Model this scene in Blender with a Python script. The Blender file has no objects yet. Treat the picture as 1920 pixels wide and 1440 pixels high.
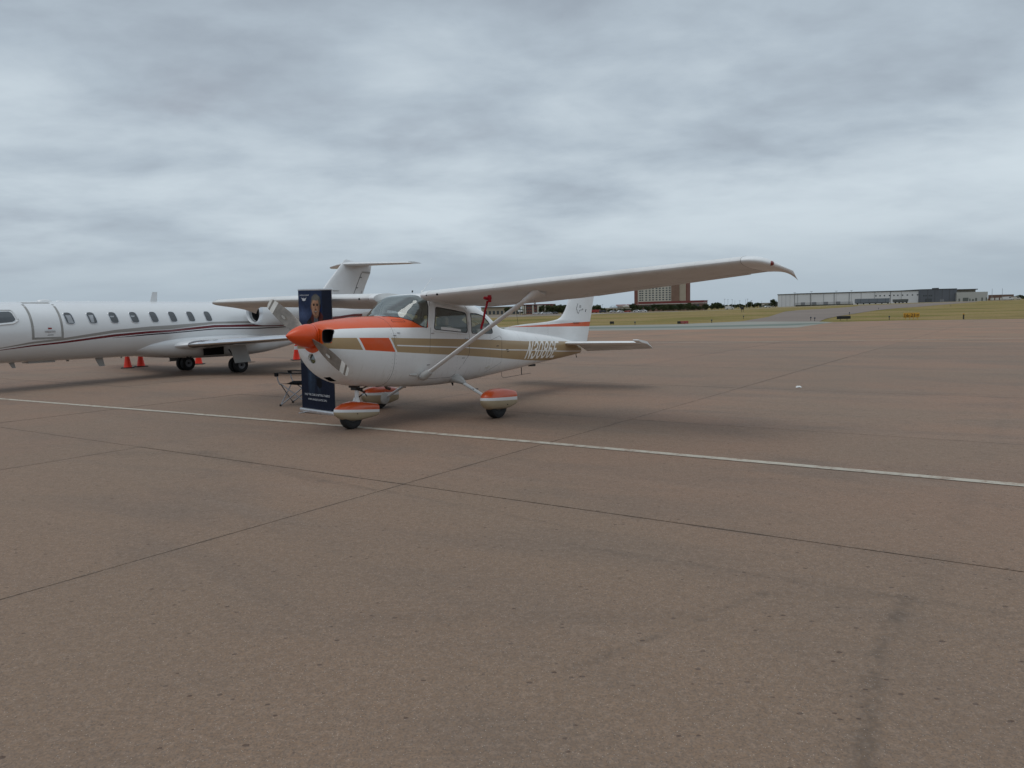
import bpy, bmesh, math, random
import numpy as np
from mathutils import Vector, Matrix, Euler
R = math.radians
random.seed(7)
SC = bpy.context.scene
COL = SC.collection

# ------------------------------------------------------------------ camera
cam = bpy.data.cameras.new("camera")
cam.lens = 26.06; cam.sensor_width = 36; cam.clip_end = 12000; cam.clip_start = 0.05
camo = bpy.data.objects.new("camera", cam); COL.objects.link(camo)
pt_, rl_ = R(-5.71), R(-1.37)
fw = Vector((0, math.cos(pt_), math.sin(pt_))); rt = Vector((1, 0, 0)); up = rt.cross(fw)
r2 = rt * math.cos(rl_) + up * math.sin(rl_); u2 = -rt * math.sin(rl_) + up * math.cos(rl_)
m = Matrix((r2, u2, -fw)).transposed().to_4x4(); m.translation = Vector((0, 0, 1.695))
camo.matrix_world = m
SC.camera = camo

# ------------------------------------------------------------------ sky, sun, exposure
SUN_EL, SUN_ROT = R(74), R(215)
world = bpy.data.worlds.new("World"); SC.world = world; world.use_nodes = True
WT = world.node_tree; WT.nodes.clear()

class NB:
    """tiny node builder"""
    def __init__(s, tree): s.t = tree
    def n(s, typ, **kw):
        nd = s.t.nodes.new(typ)
        for k, v in kw.items(): setattr(nd, k, v)
        return nd
    def put(s, sock, v):
        if isinstance(v, bpy.types.NodeSocket): s.t.links.new(v, sock)
        else: sock.default_value = v
    def m(s, op, a, b=None, c=None, clamp=False):
        nd = s.n('ShaderNodeMath', operation=op); nd.use_clamp = clamp
        s.put(nd.inputs[0], a)
        if b is not None: s.put(nd.inputs[1], b)
        if c is not None: s.put(nd.inputs[2], c)
        return nd.outputs[0]
    def vm(s, op, a, b=None, sc=None):
        nd = s.n('ShaderNodeVectorMath', operation=op)
        s.put(nd.inputs[0], a)
        if b is not None: s.put(nd.inputs[1], b)
        if sc is not None: s.put(nd.inputs[3], sc)
        return nd.outputs['Value'] if op in ('LENGTH', 'DOT_PRODUCT', 'DISTANCE') else nd.outputs[0]
    def xyz(s, v):
        nd = s.n('ShaderNodeSeparateXYZ'); s.put(nd.inputs[0], v); return nd.outputs
    def cmb(s, x, y, z):
        nd = s.n('ShaderNodeCombineXYZ')
        for i, v in enumerate((x, y, z)): s.put(nd.inputs[i], v)
        return nd.outputs[0]
    def noise(s, v, scale, detail=4, rough=.55, dist=0, out='Fac'):
        nd = s.n('ShaderNodeTexNoise'); s.put(nd.inputs['Vector'], v)
        nd.inputs['Scale'].default_value = scale; nd.inputs['Detail'].default_value = detail
        nd.inputs['Roughness'].default_value = rough; nd.inputs['Distortion'].default_value = dist
        return nd.outputs[out]
    def ss(s, v, a, b, lo=0., hi=1.):
        nd = s.n('ShaderNodeMapRange', interpolation_type='SMOOTHSTEP'); s.put(nd.inputs[0], v)
        for i, q in zip((1, 2, 3, 4), (a, b, lo, hi)): s.put(nd.inputs[i], q)
        return nd.outputs[0]
    def mix(s, f, a, b, mode='MIX'):
        nd = s.n('ShaderNodeMix', data_type='RGBA', blend_type=mode)
        s.put(nd.inputs[0], f); s.put(nd.inputs[6], a); s.put(nd.inputs[7], b)
        return nd.outputs[2]
    def ramp(s, f, stops):
        nd = s.n('ShaderNodeValToRGB'); s.put(nd.inputs[0], f)
        e = nd.color_ramp.elements
        while len(e) < len(stops): e.new(.5)
        for q, (p, c) in zip(e, stops): q.position = p; q.color = c
        return nd.outputs[0]
    def pw(s, x, pts, x0, x1, z0, z1):
        """piecewise linear function of x"""
        nd = s.n('ShaderNodeFloatCurve'); cv = nd.mapping.curves[0]
        P = [((a - x0) / (x1 - x0), (b - z0) / (z1 - z0)) for a, b in pts]
        cv.points[0].location = P[0]; cv.points[1].location = P[-1]
        for p in P[1:-1]: cv.points.new(*p)
        for p in cv.points: p.handle_type = 'VECTOR'
        nd.mapping.extend = 'HORIZONTAL'; nd.mapping.update()
        s.put(nd.inputs[1], s.m('DIVIDE', s.m('SUBTRACT', x, x0), x1 - x0))
        return s.m('ADD', s.m('MULTIPLY', nd.outputs[0], z1 - z0), z0)
    def band(s, z, lo, hi):
        return s.m('MULTIPLY', s.m('GREATER_THAN', z, lo), s.m('LESS_THAN', z, hi))

def C4(c, a=1): return (c[0], c[1], c[2], a)

b = NB(WT)
dirv = b.n('ShaderNodeTexCoord').outputs['Generated']
dx, dy, dz = b.xyz(dirv)
zc = b.m('MAXIMUM', dz, 0.0)
den = b.m('ADD', zc, 0.19)
P = b.cmb(b.m('MULTIPLY', b.m('DIVIDE', dx, den), .8), b.m('DIVIDE', dy, den), 0.37)
n1 = b.noise(b.vm('ADD', P, (4.7, 2.4, 0)), 0.95, 5, .50, .12)
n2 = b.noise(b.vm('ADD', P, (7.3, 2.1, 0)), 2.6, 6, .56, .15)
n3 = b.noise(b.vm('ADD', P, (3.3, 9.1, 0)), 0.28, 2, .5, 0)
cl = b.m('ADD', b.m('ADD', b.m('MULTIPLY', n1, .58), b.m('MULTIPLY', n2, .32)), b.m('MULTIPLY', n3, .37))
low = b.ss(zc, 0.0, 0.16)
cl = b.ss(cl, .38, .80)
cl = b.m('ADD', b.m('MULTIPLY', cl, b.m('ADD', b.m('MULTIPLY', low, .75), .25)), b.m('MULTIPLY', b.m('SUBTRACT', 1, low), .42))
ccol = b.ramp(cl, [(0, (.265, .305, .360, 1)), (.5, (.425, .495, .560, 1)), (1, (.610, .690, .745, 1))])
mv = b.ss(b.noise(b.vm('ADD', P, (2, 5, 3)), .8, 3, .5), .5, .75, 0, .5)
ccol = b.mix(b.m('MULTIPLY', mv, b.ss(cl, .75, .2)), ccol, (.345, .340, .385, 1))
hz = b.ss(zc, 0.0, 0.10, .0, 1.)
ccol = b.mix(b.m('MULTIPLY', b.m('SUBTRACT', 1, hz), .55), ccol, (.325, .405, .480, 1))
cie = b.m('ADD', 1.0, b.m('MULTIPLY', b.ss(zc, .42, 1.0), .45))
sky = b.n('ShaderNodeTexSky'); sky.sky_type = 'NISHITA'; sky.sun_disc = False
sky.sun_elevation = SUN_EL; sky.sun_rotation = SUN_ROT
bg1 = b.n('ShaderNodeBackground'); b.put(bg1.inputs[0], sky.outputs[0]); bg1.inputs[1].default_value = .06
bg2 = b.n('ShaderNodeBackground'); b.put(bg2.inputs[0], ccol); b.put(bg2.inputs[1], cie)
mxs = b.n('ShaderNodeMixShader'); mxs.inputs[0].default_value = .93
WT.links.new(bg1.outputs[0], mxs.inputs[1]); WT.links.new(bg2.outputs[0], mxs.inputs[2])
wo = b.n('ShaderNodeOutputWorld'); WT.links.new(mxs.outputs[0], wo.inputs[0])

sl = bpy.data.lights.new("sun", 'SUN'); sl.energy = 0.8; sl.angle = R(38); sl.color = (1, .97, .93)
so = bpy.data.objects.new("sun", sl); COL.objects.link(so)
sd = Vector((math.sin(SUN_ROT) * math.cos(SUN_EL), math.cos(SUN_ROT) * math.cos(SUN_EL), math.sin(SUN_EL)))
so.rotation_euler = sd.to_track_quat('Z', 'Y').to_euler(); so.location = (0, 0, 40)
SC.view_settings.view_transform = 'Standard'; SC.view_settings.look = 'None'
SC.view_settings.exposure = 0.10; SC.view_settings.gamma = 1; SC.view_settings.use_curve_mapping = False

# ------------------------------------------------------------------ object helpers
def prop(o, label=None, cat=None, group=None, kind=None):
    if label: o['label'] = label
    if cat: o['category'] = cat
    if group: o['group'] = group
    if kind: o['kind'] = kind
    return o
def empty(name, label, cat, loc=(0, 0, 0), group=None, rot=None):
    o = bpy.data.objects.new(name, None); COL.objects.link(o); o.location = loc; o.empty_display_size = .3
    if rot: o.rotation_euler = rot
    return prop(o, label, cat, group)
def obj(name, me, parent=None, mat=None, smooth=True, sharp=35):
    if isinstance(me, bmesh.types.BMesh):
        bm = me; me = bpy.data.meshes.new(name); bm.to_mesh(me); bm.free()
    if mat is not None:
        for mm in (mat if isinstance(mat, (list, tuple)) else [mat]): me.materials.append(mm)
    if smooth:
        me.shade_smooth(); me.set_sharp_from_angle(angle=R(sharp))
    o = bpy.data.objects.new(name, me); COL.objects.link(o)
    if parent: o.parent = parent
    return o
def copy_tree(o, parent=None):
    c = o.copy(); COL.objects.link(c); c.parent = parent
    for ch in list(o.children): copy_tree(ch, c)
    return c
def box(bm, x0, x1, y0, y1, z0, z1, mi=0, M=None):
    vs = [bm.verts.new(((x0, x1)[i & 1], (y0, y1)[i >> 1 & 1], (z0, z1)[i >> 2])) for i in range(8)]
    for f in ((0, 2, 3, 1), (4, 5, 7, 6), (0, 1, 5, 4), (2, 6, 7, 3), (0, 4, 6, 2), (1, 3, 7, 5)):
        fc = bm.faces.new([vs[i] for i in f]); fc.material_index = mi
    if M is not None: bmesh.ops.transform(bm, matrix=M, verts=vs)
    return vs
def bevel(bm, w, seg=2):
    bmesh.ops.bevel(bm, geom=bm.edges[:], offset=w, segments=seg, affect='EDGES', profile=.5)
def newbm(): return bmesh.new()
def rings(bm, RR, close=True, cap0=True, cap1=True, mi=0):
    V = [[bm.verts.new(p) for p in r] for r in RR]
    n = len(V[0])
    for a, c in zip(V, V[1:]):
        for i in range(n if close else n - 1):
            j = (i + 1) % n
            f = bm.faces.new((a[i], a[j], c[j], c[i])); f.material_index = mi
    if cap0: bm.faces.new(V[0][::-1]).material_index = mi
    if cap1: bm.faces.new(V[-1]).material_index = mi
    return V
def tube(bm, pts, rad, seg=10, caps=True, sq=(1, 1), upv=None, mi=0):
    pts = [Vector(p) for p in pts]; n = len(pts)
    rad = rad if isinstance(rad, (list, tuple)) else [rad] * n
    RR = []
    for i, p in enumerate(pts):
        t = (pts[min(i + 1, n - 1)] - pts[max(i - 1, 0)]).normalized()
        uu = Vector(upv) if upv else (Vector((0, 0, 1)) if abs(t.z) < .9 else Vector((1, 0, 0)))
        s = t.cross(uu).normalized(); w = s.cross(t)
        RR.append([p + s * math.cos(2 * math.pi * k / seg) * rad[i] * sq[0] + w * math.sin(2 * math.pi * k / seg) * rad[i] * sq[1] for k in range(seg)])
    rings(bm, RR, True, caps, caps, mi)
def lathe(bm, prof, org, axis, seg=24, mi=0, cap0=True, cap1=True):
    """prof: (distance along axis, radius)"""
    a = Vector(axis).normalized(); s = a.orthogonal().normalized(); w = a.cross(s); org = Vector(org)
    RR = [[org + a * d + (s * math.cos(2 * math.pi * k / seg) + w * math.sin(2 * math.pi * k / seg)) * max(r, 1e-4) for k in range(seg)] for d, r in prof]
    return rings(bm, RR, True, cap0, cap1, mi)
def pchip(xs, ys):
    xs = list(xs); ys = list(ys); n = len(xs)
    h = [xs[i + 1] - xs[i] for i in range(n - 1)]; d = [(ys[i + 1] - ys[i]) / h[i] for i in range(n - 1)]
    mm = [d[0]] + [0 if d[i - 1] * d[i] <= 0 else (h[i - 1] + h[i]) * 3 / ((2 * h[i] + h[i - 1]) / d[i - 1] + (h[i] + 2 * h[i - 1]) / d[i]) for i in range(1, n - 1)] + [d[-1]]
    def f(x):
        x = min(max(x, xs[0]), xs[-1]); i = 0
        while i < n - 2 and x > xs[i + 1]: i += 1
        t = (x - xs[i]) / h[i]
        return ((1 + 2 * t) * (1 - t) ** 2 * ys[i] + t * (1 - t) ** 2 * h[i] * mm[i] + t * t * (3 - 2 * t) * ys[i + 1] + t * t * (t - 1) * h[i] * mm[i + 1])
    return f
def text_mesh(s, size=1., shear=0., spacing=1., extrude=0., sx=1., bold=0.):
    cu = bpy.data.curves.new("txt", 'FONT'); cu.body = s; cu.size = size; cu.shear = shear; cu.space_character = spacing
    cu.extrude = extrude; cu.resolution_u = 3; cu.align_x = 'LEFT'; cu.offset = bold
    o = bpy.data.objects.new("txt", cu); COL.objects.link(o)
    dg = bpy.context.evaluated_depsgraph_get(); dg.update()
    me = bpy.data.meshes.new_from_object(o.evaluated_get(dg))
    bpy.data.objects.remove(o)
    bm = bmesh.new(); bm.from_mesh(me)
    if sx != 1: bmesh.ops.scale(bm, vec=(sx, 1, 1), verts=bm.verts)
    return bm

# ------------------------------------------------------------------ materials
def material(name, fn):
    mt = bpy.data.materials.new(name); mt.use_nodes = True; nt = mt.node_tree; nt.nodes.clear()
    q = NB(nt); out = q.n('ShaderNodeOutputMaterial'); sh = fn(q)
    nt.links.new(sh, out.inputs[0]); return mt
def pbsdf(q, col, rough=.5, metal=0., spec=.5, coat=0., bump=None, bdist=.002, bstr=.5, crough=.1):
    p = q.n('ShaderNodeBsdfPrincipled')
    q.put(p.inputs['Base Color'], col if isinstance(col, bpy.types.NodeSocket) else C4(col))
    q.put(p.inputs['Roughness'], rough); p.inputs['Metallic'].default_value = metal
    p.inputs['Specular IOR Level'].default_value = spec; p.inputs['Coat Weight'].default_value = coat
    p.inputs['Coat Roughness'].default_value = crough
    if bump is not None:
        bn = q.n('ShaderNodeBump'); bn.inputs['Strength'].default_value = bstr; bn.inputs['Distance'].default_value = bdist
        q.put(bn.inputs['Height'], bump); q.t.links.new(bn.outputs[0], p.inputs['Normal'])
    return p.outputs[0]
def plain(name, col, rough=.5, metal=0., spec=.5, coat=0., var=.12, vs=6.):
    def fn(q):
        o = q.n('ShaderNodeTexCoord').outputs['Object']
        n = q.noise(o, vs, 4, .6)
        c = q.mix(q.ss(n, .3, .75), C4([k * (1 - var) for k in col]), C4([min(1, k * (1 + var)) for k in col]))
        return pbsdf(q, c, q.ss(n, .2, .8, rough * .9, min(1, rough * 1.12)), metal, spec, coat)
    return material(name, fn)
def dirty(q, o, c, amt=.10):
    n = q.noise(q.vm('MULTIPLY', o, (1, 1, 2.2)), 1.6, 6, .62)
    n2 = q.noise(o, 14, 4, .6)
    f = q.m('ADD', q.m('MULTIPLY', q.ss(n, .42, .78), amt), q.m('MULTIPLY', q.ss(n2, .5, .8), amt * .5))
    return q.mix(f, c, (.30, .27, .23, 1))

WHITE = (.74, .745, .74); ORANGE = (.62, .078, .008); TAN = (.37, .255, .13)
def cessna_paint(q):
    o = q.n('ShaderNodeTexCoord').outputs['Object']; x, y, z = q.xyz(o)
    X = dict(x0=0, x1=9, z0=0, z1=2)
    top = q.pw(x, [(0, 1.262), (.3, 1.262), (1.37, 1.26), (2.18, 1.25), (3.12, 1.24), (4.28, 1.222), (5.26, 1.202), (6.84, 1.198), (8.5, 1.19)], **X)
    bot = q.pw(x, [(0, 1.128), (.3, 1.12), (.85, 1.09), (1.49, 1.052), (2.18, 1.015), (3.12, .968), (4.28, .90), (5.26, .842), (5.92, .815), (9, .79)], **X)
    mid = q.pw(x, [(0, 1.16), (1.5, 1.149), (2.18, 1.128), (3.12, 1.102), (4.28, 1.052), (5.26, 1.032), (6.84, .99), (9, .97)], **X)
    oe = q.pw(x, [(0, 1.355), (.37, 1.362), (.57, 1.385), (1.0, 1.402), (1.5, 1.412), (2.2, 1.42), (9, 1.42)], **X)
    ft = q.pw(x, [(0, 1.475), (5.0, 1.475), (5.23, 1.481), (8.31, 1.640), (9, 1.67)], **X)
    fb = q.pw(x, [(0, 1.470), (5.0, 1.470), (5.23, 1.475), (8.31, 1.535), (9, 1.545)], **X)
    rear = q.m('SUBTRACT', x, q.m('MULTIPLY', q.m('SUBTRACT', 1.26, z), .60))   # slanted coordinate
    stripe = q.m('MULTIPLY', q.band(z, bot, top), q.m('GREATER_THAN', x, .25))
    stripe = q.m('MULTIPLY', stripe, q.m('LESS_THAN', x, 7.86))
    thin = q.m('MULTIPLY', q.m('LESS_THAN', q.m('ABSOLUTE', q.m('SUBTRACT', z, mid)), .0098), q.m('GREATER_THAN', rear, 1.45))
    gap = q.m('MAXIMUM', q.band(rear, .765, .805), q.band(rear, 1.355, 1.395))
    keep = q.m('MULTIPLY', q.m('SUBTRACT', 1, thin), q.m('SUBTRACT', 1, gap))
    tan = q.m('MULTIPLY', stripe, keep)
    obox = q.m('MULTIPLY', stripe, q.band(rear, .805, 1.355))
    otop = q.m('MULTIPLY', q.m('MULTIPLY', q.m('GREATER_THAN', z, oe), q.m('LESS_THAN', z, 1.63)), q.m('LESS_THAN', x, 2.2))
    rr = q.vm('LENGTH', q.cmb(0, y, q.m('SUBTRACT', z, 1.29)))
    ring = q.m('MULTIPLY', q.m('LESS_THAN', rr, .235), q.m('LESS_THAN', x, .56))
    bowl = q.m('MULTIPLY', q.m('MULTIPLY', q.m('GREATER_THAN', z, 1.19), q.m('LESS_THAN', x, .47)), q.m('LESS_THAN', q.m('ABSOLUTE', y), .365))
    fs = q.m('MULTIPLY', q.band(z, fb, ft), q.m('LESS_THAN', q.m('ABSOLUTE', y), .2))
    fs = q.m('MULTIPLY', fs, q.m('GREATER_THAN', x, 5.15))
    og = q.m('MAXIMUM', q.m('MAXIMUM', otop, obox), q.m('MAXIMUM', q.m('MAXIMUM', ring, bowl), fs))
    c = q.mix(tan, C4(WHITE), C4(TAN)); c = q.mix(og, c, C4(ORANGE))
    # faint panel seams and rivets rows
    seam = None
    for xs in (1.47, 3.86, 4.28, 5.0, 5.75, 6.5):
        s_ = q.m('LESS_THAN', q.m('ABSOLUTE', q.m('SUBTRACT', x, xs)), .0028)
        seam = s_ if seam is None else q.m('MAXIMUM', seam, s_)
    seam = q.m('MULTIPLY', seam, q.m('LESS_THAN', q.m('ABSOLUTE', y), .7))
    c = dirty(q, o, c, .13)
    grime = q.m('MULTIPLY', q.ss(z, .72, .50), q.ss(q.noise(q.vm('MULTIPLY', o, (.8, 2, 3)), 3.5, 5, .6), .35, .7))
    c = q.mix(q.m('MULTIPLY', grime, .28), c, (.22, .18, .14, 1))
    c = q.mix(q.m('MULTIPLY', seam, .45), c, (.12, .11, .10, 1))
    rv = None
    for xs in (1.43, 1.51, 2.9, 3.83, 4.31, 5.03, 5.72, 6.47):
        s_ = q.m('LESS_THAN', q.m('ABSOLUTE', q.m('SUBTRACT', x, xs)), .0055)
        rv = s_ if rv is None else q.m('MAXIMUM', rv, s_)
    rv = q.m('MULTIPLY', rv, q.m('LESS_THAN', q.m('FRACT', q.m('DIVIDE', z, .055)), .2))
    c = q.mix(q.m('MULTIPLY', rv, .40), c, (.10, .09, .08, 1))
    run = q.noise(q.vm('MULTIPLY', o, (9, 3, .9)), 2.5, 4, .6)
    c = q.mix(q.m('MULTIPLY', q.ss(run, .55, .75, 0, .22), q.ss(z, 1.1, .7)), c, (.25, .22, .18, 1))
    wav = q.noise(o, 3.2, 2, .5)
    return pbsdf(q, c, .38, 0, .4, .18, bump=wav, bdist=.012, bstr=.25)
M_CES = material("airplane_paint", cessna_paint)
def wing_paint(q):
    o = q.n('ShaderNodeTexCoord').outputs['Object']; x, y, z = q.xyz(o)
    c = dirty(q, o, (.69, .69, .68, 1), .26)
    rib = q.m('LESS_THAN', q.m('ABSOLUTE', q.m('SUBTRACT', q.m('FRACT', q.m('DIVIDE', q.m('ABSOLUTE', y), .42)), .5)), .006)
    c = q.mix(q.m('MULTIPLY', rib, .18), c, (.2, .19, .18, 1))
    return pbsdf(q, c, .48, 0, .22, 0, bump=q.noise(o, 2.5, 2, .5), bdist=.01, bstr=.25)
M_WING = material("wing_paint", wing_paint)
def surf_paint(q):   # beaded control surface skin
    o = q.n('ShaderNodeTexCoord').outputs['Object']; x, y, z = q.xyz(o)
    c = dirty(q, o, C4(WHITE), .22)
    st = q.noise(q.vm('MULTIPLY', o, (9, .8, 1)), 2.2, 4, .6)
    c = q.mix(q.m('MULTIPLY', q.ss(st, .48, .62), .35), c, (.27, .25, .22, 1))
    w = q.m('SINE', q.m('MULTIPLY', y, 72))
    return pbsdf(q, c, .55, 0, .2, 0, bump=q.ss(w, .2, 1), bdist=.006, bstr=.8)
M_SURF = material("control_surface_paint", surf_paint)
def pant_paint(q, z0, z1, w0, w1, xa, xb):
    o = q.n('ShaderNodeTexCoord').outputs['Object']; x, y, z = q.xyz(o)
    t = q.m('DIVIDE', q.m('SUBTRACT', x, xa), xb - xa)
    hi = q.m('ADD', q.m('MULTIPLY', t, z1 - z0), z0); lo = q.m('ADD', q.m('MULTIPLY', t, w1 - w0), w0)
    c = q.mix(q.m('GREATER_THAN', z, lo), (.40, .32, .21, 1), C4(WHITE))
    c = q.mix(q.m('GREATER_THAN', z, hi), c, C4(ORANGE))
    c = dirty(q, o, c, .16)
    return pbsdf(q, c, .33, 0, .5, .4)
M_PANTM = material("main_fairing_paint", lambda q: pant_paint(q, .325, .305, .285, .25, 2.52, 3.5))
M_PANTN = material("nose_fairing_paint", lambda q: pant_paint(q, .232, .175, .192, .135, .76, 1.63))
M_ORANGE = plain("orange_paint", (.66, .072, .010), .34, 0, .4, .2, .06, 3)
M_WHITE = plain("white_paint", WHITE, .36, 0, .5, .3, .05, 4)
M_GREYW = plain("grey_white_paint", (.50, .50, .48), .45, 0, .5, .1, .08, 5)
M_LETTER = plain("letter_white", (.85, .83, .79), .5, 0, .2, 0, .05, 8)
M_RUBBER = plain("rubber", (.018, .018, .019), .75, 0, .3, 0, .2, 20)
M_GASKET = plain("dark_gasket", (.03, .03, .03), .6)
M_BLACK = plain("black_plastic", (.015, .015, .016), .5)
M_VOID = plain("dark_recess", (.012, .012, .012), .9, 0, .1)
M_STEEL = plain("steel", (.45, .45, .46), .3, .9, .5, 0, .1, 20)
M_ALU = plain("aluminium", (.62, .63, .65), .32, .85, .5, 0, .08, 14)
M_PROP = plain("propeller_grey", (.20, .175, .15), .42, .15, .5, .1, .25, 9)
M_PWHITE = plain("propeller_white", (.62, .60, .56), .5)
M_SEAT = plain("seat_fabric", (.50, .48, .42), .9, 0, .2, 0, .12, 12)
M_LINER = plain("cabin_liner", (.48, .45, .39), .9, 0, .2)
M_DASH = plain("dash_black", (.02, .02, .024), .6)
M_RED = plain("red_cloth", (.22, .008, .014), .8, 0, .2, 0, .2, 30)
M_CONE = plain("cone_red", (.80, .035, .012), .5, 0, .4, 0, .1, 5)
M_CONEB = plain("cone_base_black", (.02, .02, .02), .7)
M_REFL = plain("reflective_collar", (.62, .64, .66), .4)
M_NAVRED = plain("nav_lamp_red", (.20, .01, .008), .15, 0, .6, .5)
def glass(q, tint=(.80, .84, .82), refl=1.0, rough=.02):
    tr = q.n('ShaderNodeBsdfTransparent'); tr.inputs[0].default_value = C4(tint)
    gl = q.n('ShaderNodeBsdfGlossy'); gl.inputs['Roughness'].default_value = rough; gl.inputs[0].default_value = (.95, 1, .98, 1)
    fr = q.n('ShaderNodeFresnel'); fr.inputs[0].default_value = 1.55
    mx = q.n('ShaderNodeMixShader'); q.put(mx.inputs[0], q.m('ADD', q.m('MULTIPLY', fr.outputs[0], 1.5 * refl), .06 * refl, clamp=True))
    q.t.links.new(tr.outputs[0], mx.inputs[1]); q.t.links.new(gl.outputs[0], mx.inputs[2])
    return mx.outputs[0]
M_GLASS = material("window_glass", lambda q: glass(q, (.95, .96, .95), .42))
def wsglass(q):
    o = q.n('ShaderNodeTexCoord').outputs['Object']
    g = glass(q, (.80, .86, .82), .95, .02)
    df = q.n('ShaderNodeBsdfDiffuse'); df.inputs[0].default_value = (.50, .58, .54, 1)
    mx = q.n('ShaderNodeMixShader'); mx.inputs[0].default_value = .03
    q.t.links.new(g, mx.inputs[1]); q.t.links.new(df.outputs[0], mx.inputs[2])
    return mx.outputs[0]
M_WSG = material("windshield_plexiglass", wsglass)
M_LENS = material("lamp_lens", lambda q: glass(q, (.9, .9, .9), 1.3))

# ------------------------------------------------------------------ body lofting
class Body:
    """x stations with top, bottom, half width, height of greatest width, exponents"""
    def __init__(s, rows):
        xs = [r[0] for r in rows]
        s.f = [pchip(xs, [r[i] for r in rows]) for i in range(1, 7)]
        s.x0, s.x1 = xs[0], xs[-1]
    def ring(s, x, n=56):
        zt, zb, w, zm, pu, pl = (f(x) for f in s.f); out = []
        for k in range(n):
            t = 2 * math.pi * k / n; c, si = math.cos(t), math.sin(t)
            p, h = (pu, zt - zm) if si >= 0 else (pl, zm - zb)
            out.append(Vector((x, w * math.copysign(abs(c) ** (2 / p), c), zm + h * math.copysign(abs(si) ** (2 / p), si))))
        return out
    def y(s, x, z):
        zt, zb, w, zm, pu, pl = (f(x) for f in s.f)
        p, h = (pu, zt - zm) if z >= zm else (pl, zm - zb)
        r = min(1, abs(z - zm) / h)
        return w * (1 - r ** p) ** (1 / p)
def cut_region(bm, lo, hi, side, mi):
    """mark with material index mi the faces between two x-monotone polylines; side = -1, 1 or 0"""
    def zf(c, x): return float(np.interp(x, [p[0] for p in c], [p[1] for p in c]))
    xs = sorted(set([round(p[0], 4) for p in lo] + ([round(p[0], 4) for p in hi] if hi else [])))
    zlo = min(p[1] for p in lo) - .05; zhi = (max(p[1] for p in hi) + .05) if hi else 99
    def faces(xa, xb):
        r = []
        for f in bm.faces:
            c = f.calc_center_median()
            if xa < c.x < xb and zlo < c.z < zhi and (side == 0 or c.y * side > 0): r.append(f)
        return r
    def geom(fs):
        g = set(fs)
        for f in fs: g.update(f.edges); g.update(f.verts)
        return list(g)
    for x in xs:
        fs = [f for f in faces(x - .3, x + .3) if min(v.co.x for v in f.verts) < x - 1e-5 and max(v.co.x for v in f.verts) > x + 1e-5]
        if fs: bmesh.ops.bisect_plane(bm, geom=geom(fs), dist=1e-6, plane_co=(x, 0, 0), plane_no=(1, 0, 0))
    for xa, xb in zip(xs, xs[1:]):
        for c in ([lo, hi] if hi else [lo]):
            za, zb = zf(c, xa + 1e-6), zf(c, xb - 1e-6)
            fs = faces(xa, xb)
            if fs: bmesh.ops.bisect_plane(bm, geom=geom(fs), dist=1e-6, plane_co=(xa, 0, za), plane_no=(-(zb - za), 0, xb - xa))
        for f in faces(xa, xb):
            c_ = f.calc_center_median()
            if c_.z > zf(lo, c_.x) and (not hi or c_.z < zf(hi, c_.x)): f.material_index = mi
def split_faces(bm, mi):
    nb = bm.copy()
    bmesh.ops.delete(nb, geom=[f for f in nb.faces if f.material_index != mi], context='FACES')
    bmesh.ops.delete(bm, geom=[f for f in bm.faces if f.material_index == mi], context='FACES')
    for f in nb.faces: f.material_index = 0
    return nb

def body_normals(o, B):
    me = o.data; N_ = []
    def F(x, y, z):
        zt, zb, w, zm, pu, pl = (f(x) for f in B.f); p, h = (pu, zt - zm) if z >= zm else (pl, zm - zb)
        return ((abs(y) / w) ** p + (abs(z - zm) / h) ** p) ** (1 / p)
    for v in me.vertices:
        x, y, z = v.co; e = .004
        n = Vector((F(min(x + e, B.x1), y, z) - F(max(x - e, B.x0), y, z), F(x, y + e, z) - F(x, y - e, z), F(x, y, z + e) - F(x, y, z - e)))
        N_.append(n.normalized() if n.length > 1e-9 else v.normal.copy())
    me.normals_split_custom_set_from_vertices(N_)
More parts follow.
